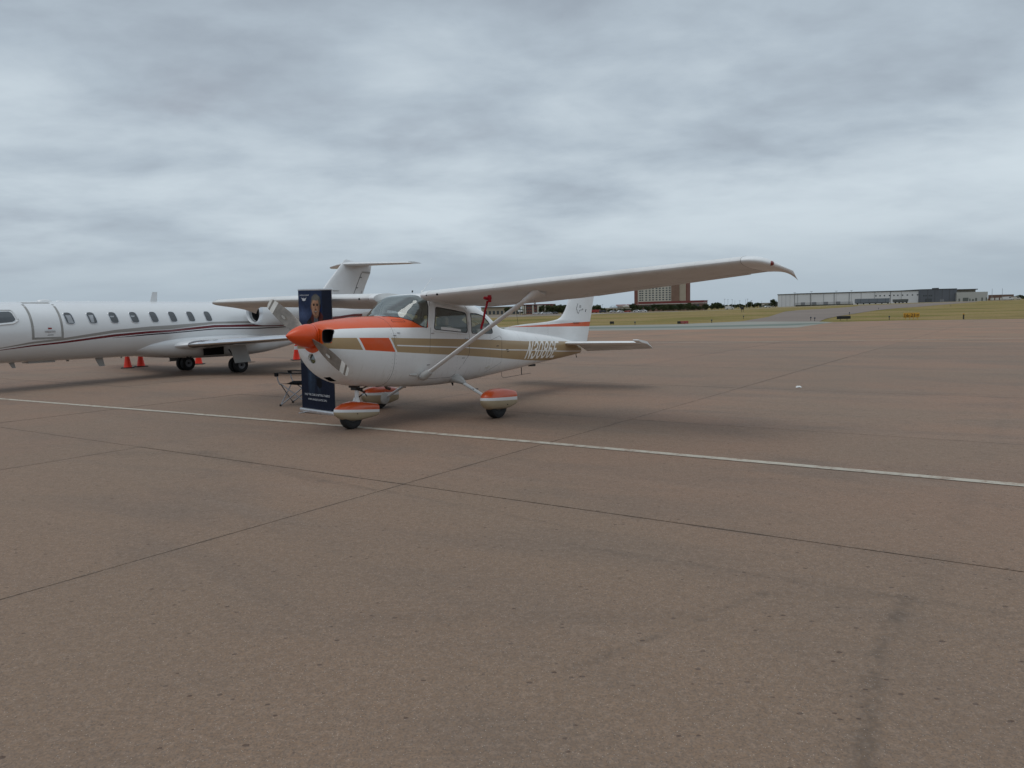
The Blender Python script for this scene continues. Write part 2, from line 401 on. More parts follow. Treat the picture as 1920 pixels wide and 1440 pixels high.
# ------------------------------------------------------------------ the light aircraft
GX = Vector((2.8, 0, 0))
def frame(x, y, th, bank, pt, G=Vector((0, 0, 0))):
    Rm = Matrix.Rotation(R(th), 3, 'Z') @ Matrix.Rotation(R(bank), 3, 'X') @ Matrix.Rotation(R(pt), 3, 'Y')
    T = Vector((x, y, 0)) + Matrix.Rotation(R(th), 3, 'Z') @ G
    M = Rm.to_4x4(); M.translation = T - Rm @ G
    return M
CM = frame(-3.015, 9.978, 54.91, -.8, 2.58, GX); CMI = CM.inverted()
ces = empty("light_aircraft", "white high-wing propeller plane with orange nose, tan stripes and orange-topped wheel fairings", "airplane")
ces.matrix_world = CM
def groundz(x, y):            # model height of the ground under (x, y)
    w = CM @ Vector((x, y, 0)); return -w.z
CB = Body([  # x, ztop, zbot, halfw, zmid, pu, pl
    (.395, 1.405, .985, .30, 1.22, 2.3, 2.2), (.43, 1.445, .915, .375, 1.21, 2.3, 2.2), (.50, 1.478, .80, .435, 1.20, 2.3, 2.2),
    (.62, 1.508, .69, .475, 1.19, 2.3, 2.2), (.78, 1.53, .62, .50, 1.18, 2.35, 2.3), (1.05, 1.56, .565, .525, 1.17, 2.4, 2.5),
    (1.30, 1.582, .54, .538, 1.16, 2.4, 2.7), (1.60, 1.60, .52, .545, 1.15, 2.4, 2.9), (1.72, 1.665, .515, .548, 1.15, 2.4, 3.0),
    (1.88, 1.775, .505, .55, 1.15, 3.0, 3.1), (2.02, 1.865, .50, .55, 1.15, 3.7, 3.2), (2.13, 1.925, .495, .552, 1.15, 4.4, 3.2), (2.30, 1.965, .487, .555, 1.15, 4.6, 3.2),
    (2.7, 1.985, .485, .56, 1.15, 4.4, 3.2), (3.2, 1.945, .50, .555, 1.15, 3.8, 3.1), (3.6, 1.88, .522, .54, 1.15, 3.2, 3.0), (3.95, 1.765, .55, .505, 1.14, 2.9, 2.9),
    (4.25, 1.61, .58, .465, 1.13, 2.6, 2.8), (4.45, 1.51, .595, .435, 1.12, 2.4, 2.7), (4.7, 1.452, .62, .405, 1.12, 2.3, 2.6), (5.3, 1.405, .675, .335, 1.11, 2.2, 2.5),
    (6.0, 1.355, .75, .255, 1.10, 2.2, 2.4), (6.9, 1.285, .835, .165, 1.09, 2.2, 2.3), (7.5, 1.20, .895, .105, 1.07, 2.1, 2.2), (7.86, 1.13, .935, .05, 1.03, 2, 2)])
XC = 1.47
# cowling: closed, so that the inlets can be cut out of it
bm = newbm()
rings(bm, [CB.ring(x, 72) for x in (.395, .405, .418, .43, .445, .465, .49, .52, .56, .62, .70, .78, .9, 1.05, 1.2, 1.35, XC - .002)], mi=0)
bmesh.ops.recalc_face_normals(bm, faces=bm.faces)
cowl = obj("cowling", bm, ces, [M_CES, M_VOID])
def cutter(bmc, mi=1):
    for f in bmc.faces: f.material_index = mi
    bmesh.ops.recalc_face_normals(bmc, faces=bmc.faces)
    return obj("cutter", bmc, ces, [M_CES, M_VOID], smooth=False)
cuts = []
for s in (-1, 1):
    c_ = newbm()
    pts = []
    for k in range(20):
        t = 2 * math.pi * k / 20
        pts.append((s * (.288 + .083 * math.copysign(abs(math.cos(t)) ** .55, math.cos(t))), 1.285 + .092 * math.copysign(abs(math.sin(t)) ** .55, math.sin(t))))
    rings(c_, [[Vector((x, y_, z_)) for y_, z_ in pts] for x in (.2, .56)])
    cuts.append(cutter(c_))
c_ = newbm(); lathe(c_, [(0, .072), (.27, .072)], (.2, .035, .980), (1, 0, -.02), 28); cuts.append(cutter(c_, 0))
c_ = newbm(); box(c_, .60, .72, -.11, .03, .55, .78); cuts.append(cutter(c_))
for c_ in cuts:
    md = cowl.modifiers.new("b", 'BOOLEAN'); md.operation = 'DIFFERENCE'; md.solver = 'EXACT'; md.object = c_
dg = bpy.context.evaluated_depsgraph_get(); dg.update()
nm_ = bpy.data.meshes.new_from_object(cowl.evaluated_get(dg))
cowl.modifiers.clear(); cowl.data = nm_; nm_.shade_smooth(); nm_.set_sharp_from_angle(angle=R(32))
for c_ in cuts: bpy.data.objects.remove(c_)
# landing lamp
bm = newbm(); lathe(bm, [(0, .062), (.035, .05), (.05, .012)], (.455, .035, .978), (1, 0, 0), 24, cap0=False)
lamp = obj("landing_light", bm, ces, M_ALU)
bm = newbm(); lathe(bm, [(0, .068), (.004, .068)], (.435, .035, .980), (1, 0, 0), 24); obj("lens", bm, lamp, M_LENS)
# inlet lip rings
for s in (-1, 1):
    bm = newbm(); pts = []
    for k in range(25):
        t = 2 * math.pi * k / 24
        y_ = s * (.288 + .083 * math.copysign(abs(math.cos(t)) ** .55, math.cos(t))); z_ = 1.285 + .092 * math.copysign(abs(math.sin(t)) ** .55, math.sin(t))
        xs_ = .40
        while xs_ < .56 and CB.y(xs_, z_) < abs(y_): xs_ += .003
        pts.append((xs_ - .002, y_, z_))
    tube(bm, pts, .006, 6, caps=False); obj("inlet_lip", bm, ces, M_GASKET)
# fuselage with cabin openings
xs_ = [XC + .002, 1.53, 1.60, 1.66, 1.72, 1.78, 1.84, 1.90, 1.96, 2.02, 2.08, 2.13, 2.18, 2.24, 2.30, 2.4, 2.5, 2.6, 2.7, 2.85, 3.0, 3.15, 3.3, 3.45, 3.6, 3.72, 3.84, 3.95, 4.05, 4.15, 4.25, 4.35, 4.45, 4.55, 4.7, 4.9, 5.1, 5.3, 5.6, 6.0, 6.45, 6.9, 7.2, 7.5, 7.7, 7.86]
bm = newbm(); rings(bm, [CB.ring(x, 72) for x in xs_], cap0=False)
bmesh.ops.recalc_face_normals(bm, faces=bm.faces)
ws_lo = [(1.60, 1.585), (1.66, 1.585), (1.75, 1.568), (1.88, 1.518), (1.98, 1.472), (2.06, 1.438), (2.16, 1.42), (2.165, 1.43), (2.262, 1.86)]
ws_hi = [(1.60, 3), (2.185, 3), (2.19, 1.88), (2.262, 1.87)]
cut_region(bm, ws_lo, ws_hi, 0, 1)
def rrect(pts, r=.05, n=5):      # rounded convex outline -> list of (x,z)
    out = []
    N_ = len(pts)
    for i in range(N_):
        a, p, c = (Vector(pts[i - 1]), Vector(pts[i]), Vector(pts[(i + 1) % N_]))
        d1 = (a - p).normalized(); d2 = (c - p).normalized()
        rr = min(r, (a - p).length * .45, (c - p).length * .45)
        A, B_ = p + d1 * rr, p + d2 * rr
        for k in range(n + 1):
            t = k / n; out.append(((A * (1 - t) ** 2 + p * 2 * t * (1 - t) + B_ * t * t)))
    return [(v.x, v.y) for v in out]
def mono(outline):
    xs = [p[0] for p in outline]; i0 = xs.index(min(xs)); i1 = xs.index(max(xs)); n = len(outline)
    a = [outline[(i0 + k) % n] for k in range((i1 - i0) % n + 1)]
    c = [outline[(i0 - k) % n] for k in range((i0 - i1) % n + 1)]
    fx = lambda L: [(x + 1e-5 * i, z) for i, (x, z) in enumerate(L)]
    a, c = fx(sorted(a)), fx(sorted(c))
    return (a, c) if np.mean([p[1] for p in a]) < np.mean([p[1] for p in c]) else (c, a)
DW = rrect([(2.335, 1.395), (2.405, 1.745), (3.165, 1.675), (3.17, 1.345)], .05)
QW = rrect([(3.29, 1.338), (3.30, 1.672), (3.50, 1.672), (3.72, 1.64), (3.86, 1.53), (3.945, 1.40), (3.95, 1.352), (3.9, 1.338)], .035, 3)
RW = [(3.98, 1.60), (4.06, 1.555), (4.40, 1.47)]
for s in (-1, 1):
    for W_ in (DW, QW):
        lo, hi = mono(W_); cut_region(bm, lo, hi, s, 2 if W_ is DW else 3)
cut_region(bm, [(4.12, 1.60), (4.20, 1.555), (4.32, 1.50), (4.40, 1.475)], [(4.12, 3), (4.40, 3)], 0, 4)
wsb = split_faces(bm, 1); dwb = split_faces(bm, 2); qwb = split_faces(bm, 3); rwb = split_faces(bm, 4)
fus = obj("fuselage", bm, ces, M_CES, sharp=180); body_normals(fus, CB)
body_normals(obj("windshield", wsb, ces, M_WSG, sharp=180), CB)
def sides(bmx, name, mat):
    for s in (-1, 1):
        c_ = bmx.copy(); bmesh.ops.delete(c_, geom=[f for f in c_.faces if f.calc_center_median().y * s < 0], context='FACES')
        body_normals(obj(name, c_, ces, mat, sharp=180), CB)
sides(dwb, "side_window", M_GLASS); sides(qwb, "quarter_window", M_GLASS)
body_normals(obj("rear_window", rwb, ces, M_GLASS, sharp=180), CB)
def surf_line(pts, s, off=.0): return [Vector((x, s * (CB.y(x, z) + off), z)) for x, z in pts]
def dens(pts, n=4):
    o = []
    for a, c in zip(pts, pts[1:]):
        for k in range(n): o.append((a[0] + (c[0] - a[0]) * k / n, a[1] + (c[1] - a[1]) * k / n))
    return o + [pts[-1]]
for s in (-1, 1):
    for W_ in (DW, QW):
        bm = newbm(); tube(bm, surf_line(dens(W_ + [W_[0]], 2), s, .001), .0065, 6, caps=False); obj("window_seal", bm, ces, M_GASKET)
    # door outline seam and window surround
    door = rrect([(2.20, .62), (2.285, 1.83), (3.225, 1.80), (3.225, 1.0), (2.86, .62)], .06)
    bm = newbm(); tube(bm, surf_line(dens(door + [door[0]], 3), s, -.001), .0028, 5, caps=False); obj("door_seam", bm, ces, M_GASKET)
    sur = rrect([(2.30, 1.365), (2.375, 1.785), (3.20, 1.715), (3.205, 1.315)], .06)
    bm = newbm(); tube(bm, surf_line(dens(sur + [sur[0]], 2), s, 0), .011, 6, caps=False); obj("window_frame", bm, ces, M_CES)
    # windshield pillar strip
    bm = newbm(); tube(bm, surf_line(dens([(2.155, 1.415), (2.165, 1.43), (2.258, 1.85)], 4), s, .001), .0075, 6); obj("windshield_seal", bm, ces, M_GASKET)
    bm = newbm(); tube(bm, surf_line([(2.25, 1.62), (2.27, 1.73)], s, .02), .0, 6)
    bm.free()
    # handle
    bm = newbm(); y_ = s * CB.y(3.13, 1.25)
    box(bm, 3.10, 3.17, y_ - .012, y_ + .012, 1.235, 1.262); bevel(bm, .004); obj("door_handle", bm, ces, M_STEEL)
    bm = newbm(); tube(bm, surf_line(dens([(3.86, 1.22), (4.2, 1.30), (4.26, 1.26), (4.28, .82), (3.80, .66)], 4), s, 0), .0022, 5, caps=False); obj("baggage_door_seam", bm, ces, M_GASKET)
    for (x, z) in ((2.29, 1.33), (2.2, .84), (3.05, .93), (1.57, 1.335), (1.48, 1.30), (4.5, 1.02), (4.47, 1.05), (4.1, 1.12)):
        bm = newbm(); y_ = s * CB.y(x, z)
        tube(bm, [(x - .022, y_ - s * .004, z), (x + .03, y_ + s * .014, z + .002)], [.009, .005], 6); obj("fastener", bm, ces, M_STEEL if x < 4 else M_GASKET)
bm = newbm(); L_ = [Vector((x, -CB.y(x, z) - .001, z)) for x, z in dens([(2.155, 1.42), (2.06, 1.438), (1.98, 1.472), (1.88, 1.518), (1.75, 1.568), (1.66, 1.585), (1.605, 1.588)], 3)]
tube(bm, L_ + [Vector((p.x, -p.y, p.z)) for p in L_[::-1]], .0055, 6); obj("windshield_seal", bm, ces, M_GASKET)
# cowl latch outline
bm = newbm(); tube(bm, surf_line(dens([(1.585, 1.502), (1.60, 1.532), (1.76, 1.532), (1.775, 1.502), (1.585, 1.502)], 3), -1, .001), .0032, 5, caps=False); obj("oil_door_seam", bm, ces, plain("seam_dark_red", (.12, .01, .006), .6))
# seams round the cowling split
bm = newbm(); rr_ = CB.ring(XC, 60); tube(bm, rr_ + [rr_[0]], .0019, 5, caps=False); obj("cowling_seam", bm, ces, M_GASKET)

# cabin inside
bm = newbm(); box(bm, 1.7, 3.9, -.47, .47, .74, .78); obj("cabin_floor", bm, ces, M_LINER)
bm = newbm()
box(bm, 1.62, 1.98, -.46, .46, 1.2, 1.42); bevel(bm, .02); obj("instrument_panel", bm, ces, M_DASH)
bm = newbm()
RR = []
for x, zz, w in ((1.63, 1.56, .36), (1.75, 1.61, .41), (1.9, 1.65, .42), (2.02, 1.65, .43), (2.08, 1.58, .44)):
    RR.append([Vector((x, w * math.cos(t), 1.38 + (zz - 1.38) * math.sin(t) ** .6)) for t in [math.pi * k / 16 for k in range(17)]])
rings(bm, RR, close=False, cap0=False); obj("glareshield", bm, ces, M_DASH)
for yy in (-.24, .24):
    bm = newbm(); tube(bm, [(1.98, yy, 1.32), (2.2, yy, 1.34)], .015, 8)
    tube(bm, [(2.2, yy - .16, 1.42), (2.21, yy - .15, 1.32), (2.2, yy, 1.33), (2.21, yy + .15, 1.32), (2.2, yy + .16, 1.42)], .016, 8); obj("control_yoke", bm, ces, M_BLACK)
def seat(x, y0, y1, h, name="seat"):
    bm = newbm(); box(bm, x - .22, x + .25, y0, y1, .98, 1.10); box(bm, x + .18, x + .30, y0, y1, 1.0, h); bevel(bm, .035, 3)
    s_ = obj(name, bm, ces, M_SEAT)
    return s_
for yy in (-.26, .26):
    seat(2.62, yy - .2, yy + .2, 1.46)
    bm = newbm(); box(bm, 2.84, 2.93, yy - .11, yy + .11, 1.46, 1.60); bevel(bm, .03, 3); obj("headrest", bm, ces, M_SEAT)
seat(3.42, -.43, .43, 1.42, "rear_bench")
bm = newbm(); box(bm, 3.74, 3.80, -.44, .44, .8, 1.46); obj("cabin_bulkhead", bm, ces, M_LINER)

# spinner and propeller
bm = newbm()
prof = [(0, .004)] + [(.385 * t, .168 * (1 - (1 - t) ** 1.75) ** .86) for t in [k / 16 for k in range(1, 17)]] + [(.40, .165)]
lathe(bm, prof, (-.055, 0, 1.29), (1, 0, 0), 40); obj("spinner", bm, ces, M_ORANGE)
bm = newbm(); lathe(bm, [(0, .166), (.03, .166), (.031, .14), (.08, .14)], (.352, 0, 1.29), (1, 0, 0), 32); obj("spinner_backplate", bm, ces, M_ORANGE)
BD = Vector((0, .855, .52)).normalized()
for s in (1, -1):
    d = BD * s; ch = Vector((1, 0, 0)); tq = d.cross(ch)
    bm = newbm(); RR = []
    rs = [.10, .16, .20, .30, .40, .50, .60, .70, .78, .825, .865, .905, .93, .945, .953]
    cw = pchip([.1, .2, .35, .55, .75, .9, .94, .953], [.085, .14, .19, .205, .185, .155, .13, .06])
    tk = pchip([.1, .2, .4, .7, .953], [.05, .038, .022, .013, .006])
    for r_ in rs:
        a = math.atan2(.235, r_) * .72
        cd = (tq * math.cos(a) - ch * math.sin(a)); nn = cd.cross(d)
        w, t_ = cw(r_), tk(r_)
        RR.append([Vector((.30, 0, 1.29)) + d * r_ + cd * (w * .5 * math.cos(q)) + nn * (t_ * .5 * math.sin(q) * (1 if math.sin(q) > 0 else .4)) for q in [2 * math.pi * k / 18 for k in range(18)]])
    V = rings(bm, RR)
    bm.verts.index_update()
    for f in bm.faces:
        r_ = (f.calc_center_median() - Vector((.30, 0, 1.29))).dot(d)
        f.material_index = 1 if (.905 < r_ < .932 or .932 < r_ or .78 < r_ < .865 and r_ > .80) else 0
    bl = obj("propeller_blade", bm, ces, [M_PROP, M_PWHITE])
    bm = newbm(); c0 = Vector((.30, 0, 1.29)) + d * .53 - Vector((.030, 0, 0)) + tq * .005
    for k in range(1):
        vs = [bm.verts.new(c0 + d * (.05 * math.cos(q)) + tq * (.018 * math.sin(q)) - ch * .0 + Vector((math.sin(q) * .0, 0, 0))) for q in [2 * math.pi * i / 14 for i in range(14)]]
        bm.faces.new(vs)
    bmesh.ops.solidify(bm, geom=bm.faces[:], thickness=.012)
    obj("blade_decal", bm, bl, M_PWHITE)

# wings
def foil(c0, c1, n, thick, m_=.02, p_=.4):
    """closed outline of the airfoil part between chord fractions c0 and c1, as (x/c, z/c)"""
    def yt(x): return 5 * thick * (.2969 * math.sqrt(max(x, 0)) - .126 * x - .3516 * x * x + .2843 * x ** 3 - .1020 * x ** 4)
    def yc(x): return m_ / p_ ** 2 * (2 * p_ * x - x * x) if x < p_ else m_ / (1 - p_) ** 2 * (1 - 2 * p_ + 2 * p_ * x - x * x)
    ts = [c0 + (c1 - c0) * ((1 - math.cos(math.pi * .5 * k / n)) if c0 == 0 else k / n) for k in range(n + 1)]
    return [(t, yc(t) + yt(t)) for t in ts[::-1]] + [(t, yc(t) - yt(t)) for t in (ts[1:] if c0 == 0 else ts)]
def wsec(y):  # |y| -> xle, zle, chord
    a = abs(y)
    ch = 1.63 if a < 2.54 else 1.63 - (a - 2.54) / (5.3 - 2.54) * .50
    xl = 2.085 if a < 2.54 else 2.085 + (a - 2.54) / (5.3 - 2.54) * .19
    return xl, 1.902 + (a - .56) * .0305, ch
def wring(y, c0, c1, n=14, thick=.12, droop=0, twist=None):
    xl, zl, ch = wsec(y); out = []
    tw = R(float(np.interp(abs(y), [0, 2.54, 5.3], [4.3, 3.6, 2.6]))); zl += .012 + (.016 * max(0, -y - 2) if y < 0 else -.006 * max(0, y - 2))
    for u_, v_ in foil(c0, c1, n, thick):
        X_, Z_ = u_ * ch, v_ * ch
        if droop and u_ > c0: Z_ -= math.tan(droop) * (u_ - c0) * ch
        out.append(Vector((xl + X_, y, zl + Z_ - X_ * math.sin(tw))))
    return out
for s, tipy in ((-1, 5.70), (1, 5.50)):
    yt0 = tipy - .32; zx_ = .012 + (.016 * (yt0 - 2) if s < 0 else -.006 * (yt0 - 2))
    w_ = None
    # main box, cut at 74 % chord where the flap and aileron begin
    bm = newbm()
    ys = [.50, .8, 1.2, 1.6, 2.0, 2.4, 2.54, 3.0, 3.5, 4.0, 4.5, 5.0, yt0]
    rings(bm, [wring(s * y_, 0, .74, 16) for y_ in ys])
    bmesh.ops.recalc_face_normals(bm, faces=bm.faces)
    wing = obj("wing", bm, ces, M_WING)
    bm = newbm(); rings(bm, [wring(s * y_, .745, 1, 8, droop=R(1)) for y_ in (.60, 1.2, 1.8, 2.4, 2.70)]); bmesh.ops.recalc_face_normals(bm, faces=bm.faces); obj("flap", bm, wing, M_SURF)
    bm = newbm(); rings(bm, [wring(s * y_, .745, 1, 8, droop=R(-1.5 * s)) for y_ in (2.72, 3.3, 4.0, 4.6, yt0 - .22)]); bmesh.ops.recalc_face_normals(bm, faces=bm.faces); obj("aileron", bm, wing, M_SURF)
    bm = newbm(); rings(bm, [wring(s * y_, .745, 1, 8) for y_ in (yt0 - .215, yt0)]); bmesh.ops.recalc_face_normals(bm, faces=bm.faces); obj("trailing_panel", bm, wing, M_WING)
    # drooped tip cap
    bm = newbm(); RR = []
    for k, (dy, fl, tk_, dz) in enumerate(((.004, 0, 1, 0), (.08, .015, .98, 0), (.15, .06, .90, -.004), (.21, .14, .76, -.014), (.26, .27, .58, -.030), (.30, .45, .38, -.05), (.335, .68, .2, -.075), (.36, .86, .1, -.095))):
        y_ = s * (yt0 + dy); xl, zl, ch = wsec(yt0); ring_ = []
        for u_, v_ in foil(0, 1, 16, .12):
            uu_ = fl + (1 - fl) * u_
            X_ = uu_ * ch + (.10 * dy / .36) * u_ ** 2
            ring_.append(Vector((xl + X_, y_, zl + zx_ + .02 + (v_ * ch - .02) * tk_ + dz * (.5 + u_) - X_ * .0454)))
        RR.append(ring_)
    rings(bm, RR); bmesh.ops.recalc_face_normals(bm, faces=bm.faces); tip = obj("wing_tip", bm, wing, M_WHITE, sharp=50)
    bm = newbm(); pr = wsec(yt0); bmesh.ops.create_uvsphere(bm, u_segments=14, v_segments=8, radius=.030, matrix=Matrix.Translation((pr[0] + .36, s * (yt0 + .262), pr[1] + zx_ - .022)) @ Matrix.Diagonal((1.5, 1, 1, 1)))
    obj("navigation_light", bm, tip, M_NAVRED if s < 0 else plain("nav_lamp_green", (.01, .15, .05), .2))
    bm = newbm(); tube(bm, [p + Vector((0, s * .001, 0)) for p in wring(s * (yt0 + .002), 0, 1, 16)], .0016, 5, caps=False); obj("tip_seam", bm, wing, M_GASKET)
    # root fairing to the cabin
    bm = newbm(); RR = []
    for y_ in (.505, .53, .56, .62):
        rg = wring(s * y_, 0, .74, 16, thick=.125 if y_ > .45 else .12)
        RR.append(rg)
    rings(bm, RR); bmesh.ops.recalc_face_normals(bm, faces=bm.faces); 
    bmesh.ops.translate(bm, vec=(-.006, 0, -.002), verts=bm.verts); obj("wing_root_fairing", bm, wing, M_WHITE)
    for (yy, rr_) in ((.62, .016), (.84, .020)):      # cabin air inlets in the leading edge
        xl, zl, ch = wsec(yy); bm = newbm()
        bmesh.ops.create_uvsphere(bm, u_segments=12, v_segments=8, radius=rr_, matrix=Matrix.Translation((xl + .004, s * yy, zl + .004)) @ Matrix.Diagonal((.5, 1.1, .8, 1))); obj("air_vent", bm, wing, M_VOID)
    # strut
    a = Vector((2.10, s * .53, .665)); e = Vector((2.40, s * 2.42, 1.885)); u_ = (e - a)
    bm = newbm(); tube(bm, [a, a + u_ * .02, a + u_ * .5, a + u_ * .98, e], .058, 16, sq=(1, 1), upv=(0, 0, 1))
    ax = u_.normalized(); sx_ = Vector((1, 0, 0)); nrm = ax.cross(sx_).normalized()
    for v in bm.verts:
        rel = v.co - a; k = rel.dot(ax); off = rel - ax * k; on = off.dot(nrm)
        v.co -= nrm * on * .55
    st = obj("wing_strut", bm, ces, M_CES and M_WHITE)
    bm = newbm(); tube(bm, [a - ax * .07, a - ax * .03, a + ax * .02, a + ax * .09, a + ax * .15], [.03, .075, .085, .072, .058], 16)
    for v in bm.verts:
        rel = v.co - a; k = rel.dot(ax); off = rel - ax * k; on = off.dot(nrm); v.co -= nrm * on * .25
    obj("strut_fairing", bm, st, M_GREYW)
    bm = newbm(); tube(bm, [e - ax * .22, e - ax * .12, e - ax * .02, e + ax * .05, e + ax * .09], [.055, .066, .09, .13, .16], 16)
    for v in bm.verts:
        rel = v.co - e; k = rel.dot(ax); off = rel - ax * k; on = off.dot(nrm); v.co -= nrm * on * .35
    obj("strut_cuff", bm, st, M_WHITE)
    bm = newbm(); tube(bm, [e + Vector((.10, -s * .09, -.10)), e + Vector((.12, -s * .09, -.14)), e + Vector((.10, -s * .07, -.17)), e + Vector((.08, -s * .09, -.14))], .006, 6); obj("tie_down_ring", bm, st, M_STEEL)
bm = newbm(); tube(bm, [(2.9, -3.1, 2.07), (2.9, -3.1, 2.13)], .022, 10); obj("fuel_vent", bm, ces, M_BLACK)
bm = newbm(); tube(bm, [(2.45, 0, 2.0), (2.46, 0, 2.03)], .012, 8); obj("roof_stud", bm, ces, M_BLACK)
bm = newbm(); tube(bm, [(2.68, 0, 2.0), (2.70, 0, 2.04)], .02, 8); tube(bm, [(2.70, 0, 2.03), (2.94, 0, 2.27)], .0045, 6); obj("roof_antenna", bm, ces, M_WHITE)
bm = newbm(); tube(bm, [(5.48, 0, 1.38), (5.48, 0, 1.46)], .014, 8); tube(bm, [(5.48, 0, 1.45), (5.40, 0, 1.80)], .003, 6); obj("tail_antenna", bm, ces, M_BLACK)
bm = newbm(); tube(bm, [(7.52, -.03, 1.18), (7.52, -.03, 1.29)], .004, 5); obj("tail_antenna", bm, ces, M_BLACK)
bm = newbm(); tube(bm, [(4.89, 0, .64), (4.90, 0, .54), (4.95, 0, .51), (5.90, 0, .565)], .004, 6); tube(bm, [(5.56, 0, .70), (5.57, 0, .55)], .009, 6); obj("belly_antenna", bm, ces, M_BLACK)

# tail
def plate(bm, outline, thick, axis='y', seg=1, taper=None):
    """flat surface with a lens shaped section: outline in (x,z)/(x,y), shrunk towards its border"""
    n = len(outline); cx = sum(p[0] for p in outline) / n; cz = sum(p[1] for p in outline) / n
    pl = []
    for off, k in ((-1, .94), (-.55, .99), (0, 1), (.55, .99), (1, .94)):
        pl.append([((cx + (p[0] - cx) * k), off * thick / 2, (cz + (p[1] - cz) * k)) if axis == 'y' else ((cx + (p[0] - cx) * k), (cz + (p[1] - cz) * k), off * thick / 2) for p in outline])
    return rings(bm, [[Vector(p) for p in r] for r in pl])
def tailsurf(name, secs, c0, c1, mat, thick=.09, parent=ces, vert=False, droop=0, off=Vector((0, 0, 0))):
    """secs: (span, xle, z, chord)"""
    bm = newbm(); RR = []
    for sp, xl, zz, ch in secs:
        rg = []
        for u_, v_ in foil(c0, c1, 12 if c0 == 0 else 6, thick, 0.0001, .4):
            X_ = u_ * ch; Z_ = v_ * ch - (math.tan(droop) * (u_ - c0) * ch if droop else 0)
            rg.append(off + (Vector((xl + X_, Z_, zz)) if vert else Vector((xl + X_, sp, zz + Z_))))
        RR.append(rg)
    rings(bm, RR); bmesh.ops.recalc_face_normals(bm, faces=bm.faces)
    return obj(name, bm, parent, mat, sharp=40)
# fin: z, xle, chord to hinge line
def fle(z): return pchip([1.15, 1.50, 1.60, 1.66, 1.72, 1.83, 1.97, 2.60], [4.7, 5.3, 6.5, 6.92, 7.07, 7.20, 7.31, 7.72])(z)
def frt(z): return 8.19 + (z - 1.19) * .32
def fhg(z): return 7.70 + (z - 1.19) * .34
zz_ = [1.16, 1.3, 1.40, 1.46, 1.50, 1.54, 1.57, 1.60, 1.63, 1.66, 1.69, 1.72, 1.77, 1.83, 1.9, 1.97, 2.1, 2.25, 2.4, 2.52, 2.58, 2.61]
bm = newbm(); RR = []
for z in zz_:
    a, h, e_ = (fle(z) if z > 1.5 else 4.95 + (z - 1.46) * 8 if z > 1.46 else 5.0), fhg(z), frt(z); L_ = h - a; rg = []
    if z > 2.5: L_ -= (z - 2.5) * 1.2; a = h - L_
    tkz = .055 * (1 if z < 2.5 else max(.25, 1 - (z - 2.5) * 6))
    for u_, v_ in [(1, .9), (.85, 1), (.6, 1), (.4, .92), (.25, .78), (.12, .55), (.04, .3), (0, 0), (.04, -.3), (.12, -.55), (.25, -.78), (.4, -.92), (.6, -1), (.85, -1), (1, -.9)]:
        uu = u_ if L_ < 1.2 else (u_ * (1.2 / L_) if False else u_)
        rg.append(Vector((a + L_ * uu, v_ * tkz * (1 if L_ < 1.2 else min(1, .35 + .65 * uu)), z)))
    RR.append(rg)
rings(bm, RR); bmesh.ops.recalc_face_normals(bm, faces=bm.faces); fin = obj("vertical_fin", bm, ces, M_CES, sharp=50)
bm = newbm(); RR = []
for z in (1.19, 1.4, 1.6, 1.8, 2.0, 2.2, 2.4, 2.55, 2.60):
    a, e_ = fhg(z) + .006, frt(z) - (0 if z < 2.56 else .04)
    RR.append([Vector((a + (e_ - a) * u_, v_, z)) for u_, v_ in ((0, .046), (.5, .026), (1, .004), (1, -.004), (.5, -.026), (0, -.046))])
rings(bm, RR); bmesh.ops.recalc_face_normals(bm, faces=bm.faces); obj("rudder", bm, ces, M_CES, sharp=30)
bm = newbm(); lathe(bm, [(0, .03), (.02, .032), (.06, .028), (.075, .012)], (8.17, 0, 2.60), (0, 0, 1), 14); obj("beacon", bm, fin, M_NAVRED)
for s in (-1, 1):
    sec = [(s * .06, 6.98, 1.155, 1.02), (s * .5, 7.04, 1.155, .95), (s * 1.1, 7.13, 1.155, .86), (s * 1.60, 7.22, 1.155, .76), (s * 1.68, 7.26, 1.155, .70)]
    hs = tailsurf("horizontal_stabilizer", [(a, c_, d_, e_) for a, c_, d_, e_ in sec], 0, .60, M_WHITE, .085)
    sec2 = [(s * .10, 6.98, 1.155, 1.02), (s * .5, 7.04, 1.155, .95), (s * 1.1, 7.13, 1.155, .86), (s * 1.71, 7.23, 1.155, .72)]
    tailsurf("elevator", sec2, .61, 1.02, M_SURF, .085, hs, droop=R(23), off=Vector((.002, 0, 0)))
    tailsurf("elevator_horn", [(s * 1.66, 7.10, 1.205, .95), (s * 1.71, 7.11, 1.205, .94), (s * 1.755, 7.18, 1.20, .86)], 0, .50, M_WHITE, .06, hs, droop=R(7))
for (txt, x0, z0, sz, sh, sxx, bold, mat_, yoff) in ():
    pass
def surf_text(s, x0, z0, size, shear, sx, mat, name, side=-1, bold=0., yfun=None, zslope=0., spacing=1.):
    bm = text_mesh(s, size, shear, spacing, 0, sx, bold)
    bmesh.ops.triangulate(bm, faces=bm.faces)
    for _ in range(1): bmesh.ops.subdivide_edges(bm, edges=[e for e in bm.edges if e.calc_length() > size * .12], cuts=2)
    for v in bm.verts:
        x = x0 + v.co.x; z = z0 + v.co.y + zslope * v.co.x
        v.co = Vector((x, side * ((yfun(x, z) if yfun else CB.y(x, z)) + .0035), z))
    return obj(name, bm, ces, mat, smooth=False)
